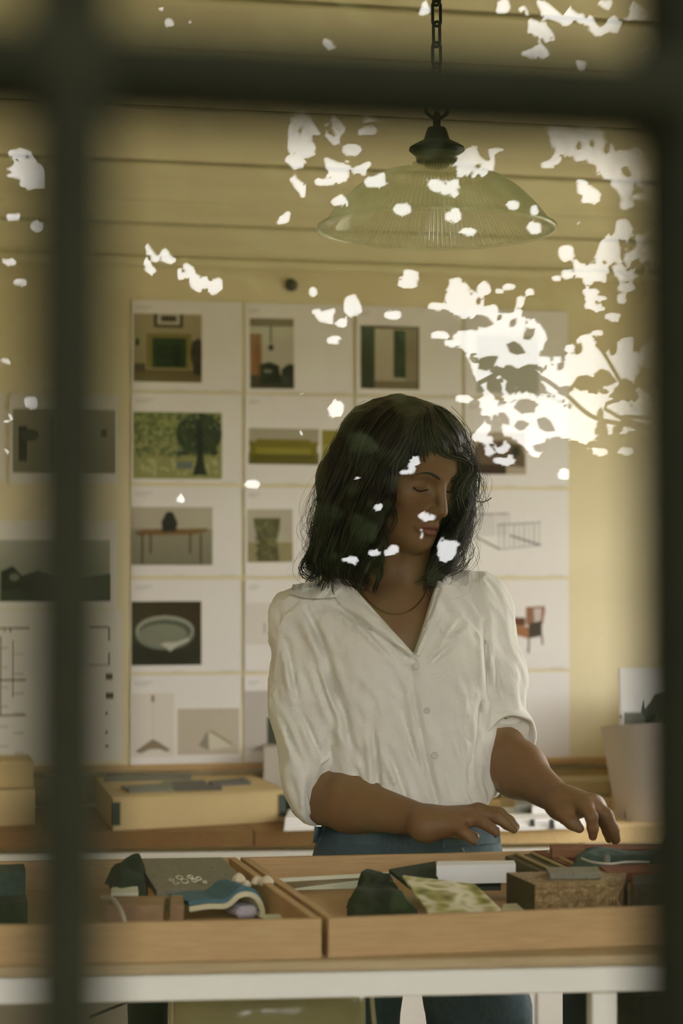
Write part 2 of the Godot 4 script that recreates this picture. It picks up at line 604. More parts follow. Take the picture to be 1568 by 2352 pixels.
func sheets() -> void:
	var pap := c8(236, 231, 227)
	var pr := c8(188, 182, 176)
	var x0 := at_z(300, 1330, WALL_Z).x
	var x1 := at_z(1305, 1330, WALL_Z).x
	var cw := (x1 - x0 + 0.009) / 4
	var tops := [702.0, 911.0, 1121.0, 1331.0, 1547.0]
	var lefts := [300.0, 557.0, 812.0, 1063.0]
	var bots := [905.0, 1113.0, 1323.0, 1540.0, 1755.0]
	var L := [
		["sheet with a dark green fireplace picture, at the grid's top left corner", "sheet showing a hanging lamp and dark chairs, beside the fireplace sheet", "sheet with a picture of two dark door panels, above the woman's head", "sheet at the grid's top right corner, behind reflected bright leaves"],
		["sheet with a wide picture of a dark spreading tree", "sheet with two pictures of a mustard yellow sofa", "sheet with a dark brown picture mostly hidden by the woman's hair", "sheet with a brown picture of a long dark seat, right of the woman's hair"],
		["sheet showing a dark vase standing on a slim wooden table", "sheet showing a rough green tree stump vessel", "blank white sheet hidden behind the woman's head", "sheet with a thin line picture of two bed frames"],
		["sheet with a pale dish on a dark square ground", "pale sheet with two faint thin strokes on light grey, above her shoulder", "blank white sheet hidden behind the woman's chest", "sheet showing a brown leather armchair on white"],
		["sheet with a pendant lamp drawing and a folded roof model", "sheet with a dark bottle on grey, lowest beside her sleeve", "blank white sheet hidden behind the woman's waist", "blank bright sheet at the grid's bottom right corner"]]
	for r in 5:
		for c in 4:
			var px: float = lefts[c]
			var py: float = tops[r]
			var p := Paint.new(px, py, 300, 240, 300.0 / 248.0, pap)
			p.lines_of_print(px + 8, py + 14, 26 if c != 0 else 40, pr)
			p.r(px + 95, py + 196, px + 120, py + 197, pr)
			p.r(px + 200, py + 196, px + 236, py + 197, pr)
			draw_print(p, r, c)
			var mid := at_z((800.0), (tops[r] + bots[r]) / 2, WALL_Z)
			var hgt := at_z(800, tops[r], WALL_Z).y - at_z(800, bots[r], WALL_Z).y
			sheet(L[r][c], p, Vector2(cw - 0.009, hgt), Vector3(x0 + cw * c + (cw - 0.009) / 2, mid.y, WALL_Z), 0.006 * sin(r * 3.1 + c * 1.9) + 0.003)
	# the sheets of the left group, half hidden by the glazing bar
	var spec := [[-240.0, 905.0, 12.0, 1108.0, "sheet at the photo's left margin, only its edge in view"], [22.0, 905.0, 268.0, 1110.0, "sheet with dark upright shapes on grey, behind the left glazing bar"], [-10.0, 1196.0, 266.0, 1398.0, "sheet with a dark landscape picture, behind the left glazing bar"], [-60.0, 1402.0, 278.0, 1750.0, "tall sheet of plan drawings with small dark marks, behind the left glazing bar"]]
	for s in spec:
		var p := Paint.new(s[0], s[1], 300, int(300 * (s[3] - s[1]) / (s[2] - s[0])), 300.0 / (s[2] - s[0]), c8(226, 220, 208))
		var k: int = spec.find(s)
		if k == 1:
			p.grad(30, 940, 262, 1085, c8(150, 142, 118), c8(128, 122, 98))
			p.r(44, 980, 64, 1060, c8(52, 52, 38))
			p.ell(70, 1000, 22, 14, c8(70, 70, 50))
			p.r(228, 985, 242, 1002, c8(70, 64, 46))
			p.r(120, 960, 126, 1070, c8(70, 64, 46))
		elif k == 2:
			p.grad(-6, 1240, 250, 1380, c8(168, 166, 150), c8(120, 126, 104))
			p.poly([2, 1380, 2, 1312, 30, 1300, 52, 1322, 90, 1310, 150, 1330, 250, 1318, 250, 1380], c8(44, 48, 34))
			p.ell(34, 1325, 12, 9, c8(120, 120, 100))
		elif k == 3:
			var ink := c8(96, 84, 66)
			for q in [[-50, 1442, 70, 1442], [10, 1442, 10, 1452], [24, 1442, 24, 1452], [200, 1441, 247, 1441], [247, 1441, 247, 1472], [247, 1500, 247, 1528], [200, 1528, 247, 1528], [-50, 1560, 60, 1560], [-50, 1640, 60, 1640], [0, 1460, 0, 1640], [30, 1470, 30, 1600]]:
				p.line(q[0], q[1], q[2], q[3], 3.0, ink)
			for q in [[240, 1549, 256, 1562], [240, 1592, 258, 1606], [239, 1636, 245, 1642], [239, 1680, 245, 1686], [239, 1712, 246, 1718]]:
				p.r(q[0], q[1], q[2], q[3], c8(84, 76, 58))
			for q in 18:
				p.r(-40 + (q % 3) * 36, 1470 + q * 15, -18 + (q % 3) * 36, 1472 + q * 15, c8(160, 150, 132))
		var a := at_z(s[0], (s[1] + s[3]) / 2, WALL_Z)
		var b := at_z(s[2], (s[1] + s[3]) / 2, WALL_Z)
		var hgt := at_z(130, s[1], WALL_Z).y - at_z(130, s[3], WALL_Z).y
		sheet(s[4], p, Vector2(b.x - a.x, hgt), Vector3((a.x + b.x) / 2, at_z(130, (s[1] + s[3]) / 2, WALL_Z).y, WALL_Z), 0.004)
	var kn := at_z(668, 655, WALL_Z)
	var km := Mb.new()
	km.lathe([Vector2(0.0, 0.0), Vector2(0.015, 0.0), Vector2(0.017, 0.006), Vector2(0.014, 0.014), Vector2(0.006, 0.019), Vector2(0.0, 0.020)], 24, kn, Basis(Vector3.RIGHT, PI / 2))
	tag(obj("wall_mounted_knob", km.mesh(), M.tile_grey_dark), "small round dark knob on the wall above the sofa sheet", "knob")

func draw_print(p: Paint, r: int, c: int) -> void:
	if r == 0 and c == 0:
		p.grad(303, 732, 457, 881, c8(168, 156, 122), c8(150, 138, 100))
		p.r(303, 855, 457, 881, c8(110, 92, 56))
		p.r(350, 732, 415, 762, c8(70, 58, 40))
		p.r(357, 732, 408, 756, c8(190, 182, 164))
		p.r(366, 736, 400, 748, c8(84, 74, 56))
		p.r(333, 775, 434, 852, c8(128, 116, 60))
		p.r(346, 785, 422, 850, c8(40, 60, 30))
		p.r(356, 800, 412, 846, c8(30, 46, 26))
		p.poly([436, 792, 452, 784, 457, 792, 457, 868, 440, 864, 432, 820], c8(58, 52, 40))
		p.ell(312, 795, 5, 9, c8(72, 66, 46))
		p.r(305, 842, 330, 860, c8(86, 72, 52))
	elif r == 0 and c == 1:
		p.grad(568, 735, 669, 890, c8(196, 190, 172), c8(182, 176, 158))
		p.r(568, 735, 669, 753, c8(132, 118, 94))
		p.r(568, 770, 595, 870, c8(150, 104, 66))
		p.r(583, 770, 586, 870, c8(112, 76, 48))
		p.r(614, 753, 617, 790, c8(84, 78, 62))
		p.ell(616, 800, 6, 7, c8(60, 56, 42))
		p.r(568, 862, 669, 890, c8(70, 60, 38))
		p.poly([590, 838, 612, 832, 634, 840, 640, 880, 590, 882], c8(38, 38, 26))
		p.poly([640, 848, 656, 836, 669, 838, 669, 890, 640, 888], c8(44, 44, 30))
		p.r(600, 850, 618, 856, c8(136, 136, 124))
	elif r == 0 and c == 2:
		p.grad(821, 746, 960, 887, c8(190, 180, 158), c8(168, 158, 136))
		p.r(821, 746, 960, 752, c8(92, 80, 56))
		p.r(823, 750, 855, 887, c8(58, 62, 42))
		p.r(900, 754, 928, 862, c8(58, 66, 44))
		p.r(928, 750, 956, 870, c8(140, 128, 104))
		p.r(856, 870, 960, 887, c8(120, 106, 80))
		p.r(956, 746, 960, 887, c8(92, 80, 56))
	elif r == 0 and c == 3:
		p.grad(1090, 760, 1240, 890, c8(196, 194, 182), c8(186, 184, 170))
	elif r == 1 and c == 0:
		p.grad(303, 953, 503, 1099, c8(132, 136, 84), c8(150, 146, 92))
		p.speckle(303, 953, 402, 1054, [c8(112, 118, 66), c8(150, 152, 96), c8(96, 106, 66)], 260, 11, 4)
		p.speckle(303, 1054, 503, 1099, [c8(168, 166, 112), c8(146, 146, 94), c8(178, 174, 130)], 120, 12, 5)
		p.speckle(303, 1030, 420, 1056, [c8(80, 96, 80), c8(98, 104, 70)], 30, 8, 6)
		p.ell(452, 1000, 52, 46, c8(62, 72, 44))
		p.speckle(402, 955, 503, 1052, [c8(44, 56, 36), c8(36, 48, 32), c8(58, 70, 42), c8(110, 120, 90)], 240, 9, 7)
		p.poly([446, 970, 460, 970, 462, 1060, 470, 1092, 436, 1092, 446, 1060], c8(36, 44, 30))
		p.r(400, 1062, 438, 1078, c8(104, 116, 110))
	elif r == 1 and c == 1:
		p.grad(565, 985, 726, 1022, c8(172, 164, 142), c8(178, 170, 146))
		p.r(565, 1040, 726, 1066, c8(92, 82, 30))
		p.poly([566, 1014, 582, 1016, 584, 1010, 706, 1010, 708, 1016, 724, 1014, 722, 1060, 568, 1060], c8(124, 116, 34))
		p.r(582, 1028, 708, 1042, c8(150, 142, 52))
		p.r(572, 1044, 718, 1058, c8(98, 90, 26))
		p.r(733, 987, 792, 1072, c8(146, 136, 60))
		p.grad(733, 1020, 792, 1072, c8(168, 158, 84), c8(130, 122, 50))
	elif r == 1 and c == 2:
		p.r(820, 955, 1044, 1080, c8(72, 54, 38))
		p.r(822, 956, 870, 1000, c8(104, 84, 60))
	elif r == 1 and c == 3:
		p.r(1076, 985, 1208, 1082, c8(176, 162, 142))
		p.poly([1080, 1040, 1092, 1010, 1150, 1004, 1196, 1014, 1206, 1040, 1206, 1066, 1140, 1060, 1078, 1070], c8(104, 84, 66))
		p.r(1076, 1060, 1160, 1082, c8(60, 42, 28))
		p.ell(1184, 1030, 10, 13, c8(52, 42, 30))
	elif r == 2 and c == 0:
		p.grad(298, 1167, 482, 1230, c8(184, 176, 158), c8(176, 168, 148))
		p.grad(298, 1215, 482, 1295, c8(146, 140, 120), c8(128, 124, 102))
		p.poly([308, 1222, 330, 1217, 470, 1214, 472, 1220, 444, 1228, 312, 1230], c8(122, 92, 56))
		for x in [322.0, 341.0, 430.0, 454.0]:
			p.r(x, 1226, x + 5, 1294 if x != 341.0 and x != 430.0 else 1270, c8(92, 70, 46))
		p.poly([370, 1222, 368, 1200, 376, 1184, 380, 1178, 392, 1178, 396, 1184, 404, 1202, 400, 1222], c8(46, 44, 32))
	elif r == 2 and c == 1:
		p.grad(562, 1170, 666, 1248, c8(186, 178, 160), c8(178, 170, 152))
		p.r(562, 1244, 666, 1288, c8(150, 140, 102))
		p.poly([576, 1190, 638, 1190, 636, 1216, 630, 1240, 636, 1286, 584, 1286, 588, 1240, 580, 1216], c8(96, 90, 58))
		p.speckle(580, 1194, 634, 1284, [c8(74, 72, 44), c8(122, 116, 76), c8(88, 84, 50)], 130, 8, 9)
	elif r == 2 and c == 3:
		var ink := c8(150, 144, 146)
		p.line(1084, 1178, 1168, 1176, 3, ink)
		p.line(1140, 1202, 1244, 1196, 3, ink)
		for k in 9:
			p.line(1088 + k * 10, 1178, 1088 + k * 10, 1228, 2, ink)
			p.line(1144 + k * 12, 1200, 1144 + k * 12, 1256 - k * 1.2, 2, ink)
		p.line(1088, 1230, 1146, 1258, 4, c8(120, 116, 118))
		p.line(1170, 1226, 1244, 1248, 4, c8(116, 112, 114))
		p.line(1146, 1258, 1244, 1248, 2, ink)
	elif r == 3 and c == 0:
		p.r(302, 1378, 458, 1514, c8(60, 46, 28))
		p.grad(302, 1450, 458, 1514, c8(52, 48, 30), c8(44, 44, 28))
		p.ell(376, 1448, 66, 34, c8(120, 124, 110))
		p.ell(376, 1440, 66, 32, c8(150, 152, 136))
		p.ell(377, 1442, 58, 25, c8(84, 88, 74))
		p.ell(372, 1448, 54, 22, c8(128, 130, 112))
		p.poly([366, 1470, 380, 1478, 388, 1486, 404, 1474, 428, 1464, 432, 1456, 400, 1466, 376, 1466], c8(190, 190, 172))
	elif r == 3 and c == 1:
		p.r(559, 1382, 662, 1472, c8(222, 216, 208))
		p.r(600, 1426, 604, 1448, c8(176, 168, 158))
		p.r(613, 1426, 617, 1448, c8(176, 168, 158))
	elif r == 3 and c == 3:
		var legc := c8(92, 72, 58)
		for q in [[1169, 1454, 1170, 1476], [1214, 1462, 1213, 1494], [1245, 1456, 1247, 1476]]:
			p.line(q[0], q[1], q[2], q[3], 4, legc)
		p.poly([1208, 1392, 1252, 1390, 1254, 1398, 1248, 1430, 1208, 1432], c8(150, 106, 82))
		p.poly([1226, 1396, 1246, 1394, 1244, 1424, 1228, 1426], c8(206, 196, 188))
		p.poly([1168, 1414, 1206, 1416, 1206, 1434, 1168, 1432], c8(104, 66, 46))
		p.poly([1168, 1432, 1214, 1436, 1214, 1462, 1168, 1450], c8(164, 112, 76))
		p.poly([1214, 1430, 1246, 1422, 1246, 1456, 1214, 1462], c8(76, 66, 54))
		p.poly([1146, 1406, 1152, 1404, 1154, 1424, 1148, 1424], c8(96, 60, 44))
	elif r == 4 and c == 0:
		p.r(302, 1586, 398, 1722, c8(224, 216, 204))
		p.line(350, 1592, 350, 1690, 1.2, c8(196, 188, 176))
		p.r(347, 1590, 353, 1604, c8(120, 108, 92))
		p.poly([310, 1710, 340, 1690, 350, 1684, 362, 1690, 390, 1708, 382, 1712, 366, 1706, 344, 1706, 322, 1714], c8(142, 126, 104))
		p.r(405, 1620, 544, 1719, c8(196, 184, 166))
		p.poly([452, 1700, 474, 1666, 476, 1710], c8(150, 140, 122))
		p.poly([474, 1666, 530, 1696, 522, 1704, 480, 1710, 476, 1710], c8(214, 206, 188))
		p.line(478, 1668, 528, 1698, 5, c8(156, 146, 108))
	elif r == 4 and c == 1:
		p.r(558, 1582, 665, 1712, c8(192, 184, 176))
		p.r(608, 1640, 640, 1712, c8(60, 58, 48))
		p.r(618, 1618, 630, 1642, c8(110, 104, 94))

# ---------------------------------------------------------------- pendant lamp
func lamp() -> void:
	var c := at_d(1003, 522, 3.3)
	var o := thing("pendant_lamp", "ribbed pale green glass pendant lamp hanging from a dark chain", "lamp", c)
	var R := 271.0 / FOCAL * 3.3
	var e := FOCAL / 3.3
	var prof := []
	for q in [[50, 186], [54, 172], [62, 160], [84, 140], [122, 122], [164, 100], [200, 72], [232, 38], [252, 12], [262, 4], [271, 0], [271, -5]]:
		prof.append(Vector2(q[0] / e, q[1] / e))
	var fine := []
	for k in prof.size() - 1:
		for s in 3:
			fine.append(prof[k].cubic_interpolate(prof[k + 1], prof[maxi(k - 1, 0)], prof[mini(k + 2, prof.size() - 1)], s / 3.0))
	fine.append(prof[-1])
	var mb := Mb.new()
	var n := 90
	var rows := []
	for f in fine:
		var row := PackedVector3Array()
		for s in n:
			var a := TAU * s / n
			row.append(Vector3(cos(a) * f.x, f.y, sin(a) * f.x))
		rows.append(row)
	mb.grid(rows, true)
	for s in 150:
		var a := TAU * (s + 0.5) / 150
		var path := PackedVector3Array()
		for f in range(12, fine.size() - 1, 2):
			path.append(Vector3(cos(a) * (fine[f].x + 0.0012), fine[f].y, sin(a) * (fine[f].x + 0.0012)))
		mb.tube(path, PackedFloat32Array([0.0019]), 4, false, 1.0, false)
	obj("ribbed_shade", mb.mesh(), M.shade_glass, o)
	var rim := []
	for s in 96:
		rim.append(Vector3(cos(TAU * s / 96) * R, -5 / e, sin(TAU * s / 96) * R))
	obj("rim", tb(rim, [0.0035], 8, true), M.shade_glass, o)
	var g := Mb.new()
	var gp := []
	for q in [[0, 150], [46, 152], [50, 166], [64, 178], [63, 184], [48, 193], [30, 202], [24, 222], [20, 230], [9, 232], [8, 262], [5, 268], [0, 270]]:
		gp.append(Vector2(q[0] / e, q[1] / e))
	g.lathe(gp, 40)
	obj("gallery_cap", g.mesh(), M.dark_bronze, o)
	var b := Mb.new()
	b.lathe([Vector2(0, 0.094), Vector2(0.016, 0.095), Vector2(0.02, 0.098), Vector2(0.02, 0.104), Vector2(0.0, 0.106)], 24)
	obj("bulb_socket", b.mesh(), M.dark_bronze, o)
	for sg in [-1.0, 1.0]:
		obj("hook_arm", tb(spline([Vector3(0, 248 / e, 0), Vector3(sg * 14 / e, 256 / e, 0), Vector3(sg * 26 / e, 268 / e, 0), Vector3(sg * 20 / e, 284 / e, 0), Vector3(sg * 5 / e, 292 / e, 0)], 5), [0.003], 8), M.dark_bronze, o)
	# chain of oval links, each a quarter turn on from the last
	var y := 280.0 / e
	var up := 3.42 - c.y
	var k := 0
	while y < up:
		var pts := []
		for s in 20:
			var a := TAU * s / 20
			var q := Vector2(cos(a) * 0.0065, sin(a) * 0.0075 + (0.0125 if sin(a) > 0 else -0.0125))
			pts.append(Vector3(q.x, y + 0.016 + q.y, 0) if k % 2 == 0 else Vector3(q.x * 0.6, y + 0.016 + q.y, q.x * 0.8))
		obj("chain_link", tb(pts, [0.0026], 8, true), M.dark_bronze, o)
		y += 0.033
		k += 1
	obj("ceiling_hook", bx(Vector3(0, up + 0.1, 0), Vector3(0.03, 0.3, 0.03), 0.006), M.dark_bronze, o)

# ---------------------------------------------------------------- bench along the wall
const BENCH_Y := 0.84
func flat(y: float, pts: Array) -> Array:      # picture points laid on the level y
	var r := []
	for k in range(0, pts.size(), 2):
		r.append(at_y(pts[k], pts[k + 1], y))
	return r
func slab(mb: Mb, y0: float, y1: float, pts: Array) -> void:    # a prism over four picture points taken at its top level y1
	var hi := flat(y1, pts)
	var lo := []
	for q in hi:
		lo.append(Vector3(q.x, y0, q.z))
	mb.hexa(lo, hi)
func block(called: String, label: String, category: String, m: Material, y0: float, y1: float, pts: Array, group := "") -> MeshInstance3D:
	var hi := flat(y1, pts)
	var mid := Vector3.ZERO
	for q in hi:
		mid += q / hi.size()
	mid.y = y0
	var mb := Mb.new()
	var lo := []
	for k in hi.size():
		hi[k] -= mid
		lo.append(Vector3(hi[k].x, 0, hi[k].z))
	mb.hexa(lo, hi)
	var o := obj(called, mb.mesh(), m)
	o.position = mid
	tag(o, label, category, group)
	return o

func bench() -> void:
	var a := at_y(600, 1907.5, BENCH_Y)
	var b := at_y(1447, 1898, BENCH_Y)
	var d := (b - a).normalized()
	var l := a - d * 1.35
	var r := b + d * 0.30
	var seam := at_y(583, 1907.5, BENCH_Y)
	var o := thing("workbench", "long chipboard workbench on a white rail along the back wall", "bench", Vector3(0.6, 0, -5.0))
	var off := -o.position
	var far_seam := at_y(930, 1904.5, BENCH_Y)  # behind the woman the boards change from shaded to paler tone
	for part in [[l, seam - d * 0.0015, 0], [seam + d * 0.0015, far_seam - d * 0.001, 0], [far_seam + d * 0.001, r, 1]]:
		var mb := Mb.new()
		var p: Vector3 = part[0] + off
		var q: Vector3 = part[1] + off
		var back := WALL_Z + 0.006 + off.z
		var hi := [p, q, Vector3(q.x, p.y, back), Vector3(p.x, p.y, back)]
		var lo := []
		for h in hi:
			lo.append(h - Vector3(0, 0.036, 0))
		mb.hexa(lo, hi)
		obj("bench_board", mb.mesh(), M.chipboard_shaded if part[2] == 0 else M.chipboard, o)
	var yaw := -atan2(d.z, d.x)
	var bs := Basis(Vector3.UP, yaw)
	var mid := (l + r) / 2 + off
	var len := (r - l).length()
	obj("rail", bx(mid + bs * Vector3(0, -0.070, -0.012), Vector3(len, 0.045, 0.03), 0.003, bs), M.white_paint, o)
	for k in 4:
		obj("leg", bx(mid + bs * Vector3(-len / 2 + 0.06 + (len - 0.12) * k / 3.0, -0.468, -0.05), Vector3(0.05, 0.744, 0.05), 0.003, bs), M.white_paint, o)
	for k in 4:
		obj("leg", bx(Vector3(l.x + 0.3 + (len - 0.5) * k / 3.0, 0.40, WALL_Z + 0.07) + off * Vector3(1, 0, 1), Vector3(0.05, 0.80, 0.05), 0.003), M.white_paint, o)
	# white cupboard under the bench
	var c0 := at_d(884, 2320, 4.72)
	var c1 := at_d(1362, 2320, 4.86)
	var cup := thing("cupboard", "white flat-fronted cupboard under the workbench behind the woman's legs", "cupboard", Vector3((c0.x + c1.x) / 2, 0, -4.95))
	var cw := c1.x - c0.x + 0.10
	cup.position.x += 0.04
	obj("body", bx(Vector3(0, 0.36, 0.02), Vector3(cw, 0.72, 0.30), 0.004), M.white_board, cup)
	for k in 3:
		obj("door", bx(Vector3(-cw / 2 + cw * (k + 0.5) / 3, 0.37, 0.181), Vector3(cw / 3 - 0.006, 0.66, 0.018), 0.003), M.white_board, cup)

func bench_things() -> void:
	# document box with metal corner clips, a lid and sample tiles on it
	var y0 := BENCH_Y
	var y1 := 0.912
	var p := flat(y1, [258, 1836, 655, 1817, 560, 1774, 215, 1786])
	var o := thing("archive_box", "wide flat tan archive box with dark metal corner clips, tiles on its lid", "box", Vector3((p[0].x + p[1].x) / 2, y0, (p[0].z + p[2].z) / 2))
	var lo := []
	var hi := []
	for q in p:
		hi.append(q - o.position)
		lo.append(Vector3(q.x, y0 + 0.001, q.z) - o.position)
	var mb := Mb.new()
	mb.hexa(lo, hi)
	obj("body", mb.mesh(), M.box_card, o)
	var lid := Mb.new()
	var cen: Vector3 = (hi[0] + hi[2]) / 2
	var l0 := []
	var l1 := []
	for q in hi:
		var e: Vector3 = (q - cen) * 1.008
		l0.append(cen + e + Vector3(0, 0.0005, 0))
		l1.append(cen + e + Vector3(0, 0.0035, 0))
	lid.hexa(l0, l1)
	obj("lid", lid.mesh(), M.box_card, o)
	for k in 2:
		var cl := Mb.new()
		var at: Vector3 = lo[k]
		var dirs := [(lo[1 - k] - lo[k]).normalized(), (lo[3 - k] - lo[k]).normalized()]
		for d in dirs:
			var bs := Basis(Vector3.UP, -atan2(d.z, d.x))
			cl.box(at + d * 0.0075 + Vector3(0, 0.038, 0) - dirs[1] * 0.001 * float(d == dirs[0]) - dirs[0] * 0.001 * float(d == dirs[1]), Vector3(0.017, 0.052, 0.002), 0.0006, bs)
			for t in 6:
				cl.box(at + d * 0.0175 + Vector3(0, 0.016 + t * 0.0088, 0) - dirs[1] * 0.001 * float(d == dirs[0]) - dirs[0] * 0.001 * float(d == dirs[1]), Vector3(0.004, 0.004, 0.002), 0.0004, bs)
		obj("corner_clip", cl.mesh(), M.clip_metal, o)
	var tl := [["large grey-green tile at the back of the archive box lid", [244, 1778, 440, 1776, 438, 1786, 236, 1790], 0, 0.006], ["grey tile nearest the archive box's left front", [276, 1804, 396, 1797, 398, 1811, 296, 1815], 0, 0.007], ["small dark tile beside the nearest grey tile on the archive box", [400, 1800, 508, 1801, 510, 1809, 402, 1812], 1, 0.006], ["narrow dark brown tile in the middle of the archive box lid", [372, 1795, 470, 1791, 474, 1798, 390, 1800], 1, 0.005], ["brown-grey tile at the right end of the archive box lid", [478, 1794, 560, 1785, 576, 1796, 490, 1801], 1, 0.006]]
	for t in tl:
		block("sample_tile", t[0], "tile", M.tile_grey if t[2] == 0 else M.tile_grey_dark, 0.9156, 0.9156 + t[3], t[1], "sample tiles on the archive box")
	# things between the box and the woman
	block("carton", "pale grey carton standing at the wall behind the woman's sleeve", "carton", M.grey_box, BENCH_Y, 0.990, [606, 1717, 720, 1713, 720, 1706, 606, 1709])
	var bag := thing("camera_bag", "dark rounded bag on the bench behind the woman's elbow", "bag", at_y(712, 1876, BENCH_Y))
	var bm := Mb.new()
	bm.lathe([Vector2(0.0, 0.0), Vector2(0.06, 0.0), Vector2(0.070, 0.012), Vector2(0.070, 0.05), Vector2(0.064, 0.080), Vector2(0.044, 0.098), Vector2(0.0, 0.102)], 28)
	obj("body", bm.mesh(), M.dark_cloth, bag)
	obj("flap_seam", tb(spline([Vector3(-0.067, 0.06, 0.015), Vector3(-0.032, 0.066, 0.060), Vector3(0.032, 0.066, 0.060), Vector3(0.067, 0.06, 0.015)], 6), [0.004], 6), M.slate_dark, bag)
	for k in 4:
		block("paper_stack", ["lowest white paper pile at the bench edge beside the archive box", "second white paper pile up, beside the archive box", "third white paper pile up, beside the archive box", "topmost white paper pile beside the archive box"][k], "papers", M.paper, BENCH_Y + k * 0.0062, BENCH_Y + 0.006 + k * 0.0062, [652 + k, 1903 - k * 8, 745, 1900 - k * 8, 735, 1878 - k * 7, 656 + k * 2, 1880 - k * 7], "white papers beside the archive box")
	# white clipped papers on the right
	for k in 3:
		block("clipped_papers", ["lowest sheaf of white clipped papers on the bench right of her waist", "middle sheaf of white clipped papers right of her waist", "top sheaf of white clipped papers right of her waist"][k], "papers", M.white_board, BENCH_Y + k * 0.0075, BENCH_Y + 0.007 + k * 0.0075, [1120, 1903 - k * 9, 1345, 1895 - k * 9, 1335, 1868 - k * 8, 1130, 1872 - k * 8], "white clipped papers on the bench")
	for x in [1222.0, 1267.0]:
		var q := at_y(x, 1893, BENCH_Y + 0.012)
		var cl := thing("binder_clip", "small black clip on the white papers, %s one" % ("left" if x < 1240 else "right"), "clip", q)
		var cm := Mb.new()
		cm.hexa([Vector3(-0.006, -0.010, 0.005), Vector3(0.006, -0.010, 0.005), Vector3(0.006, -0.010, -0.004), Vector3(-0.006, -0.010, -0.004)], [Vector3(-0.004, 0.010, 0.002), Vector3(0.004, 0.010, 0.002), Vector3(0.004, 0.010, -0.006), Vector3(-0.004, 0.010, -0.006)])
		obj("body", cm.mesh(), M.black_clip, cl)
		obj("handle", tb([Vector3(-0.003, 0.006, 0.004), Vector3(-0.004, 0.014, 0.008), Vector3(0.004, 0.014, 0.008), Vector3(0.003, 0.006, 0.004)], [0.0008], 5), M.black_clip, cl)
	block("grey_stone", "small dark grey block on the white papers behind her hand", "block", M.tile_grey, BENCH_Y + 0.0225, BENCH_Y + 0.043, [1182, 1848, 1220, 1846, 1220, 1838, 1184, 1840])
	block("white_carton", "small white carton on the white papers beside her wrist", "carton", M.white_block, BENCH_Y + 0.0225, BENCH_Y + 0.04, [1222, 1852, 1290, 1850, 1288, 1842, 1224, 1843])
	for k in 2:
		block("plank_offcut", ["lower dark board lying along the wall right of the woman", "upper dark board lying along the wall right of the woman"][k], "board", M.dark_plank, BENCH_Y + k * 0.036, BENCH_Y + 0.034 + k * 0.036, [1150, 1836 - k * 38, 1402, 1832 - k * 38, 1402, 1818 - k * 38, 1150, 1822 - k * 38], "dark boards against the back wall")
	block("carton", "added tall brown carton behind the pale bin, there to shade the wall", "carton", M.box_card, BENCH_Y, 1.12, [1505, 1604, 1700, 1598, 1700, 1584, 1505, 1589])  # put in only to cast a shadow on the wall beside it
	# left: two tan cartons
	block("tan_carton", "lower tan carton at the photo's left edge", "carton", M.box_card, BENCH_Y, BENCH_Y + 0.083, [-120, 1820, 84, 1812, 70, 1788, -120, 1796], "tan cartons at the left")
	block("tan_carton", "upper tan carton at the photo's left edge", "carton", M.box_card, BENCH_Y + 0.085, BENCH_Y + 0.146, [-120, 1752, 80, 1748, 68, 1733, -120, 1737], "tan cartons at the left")
	bin()

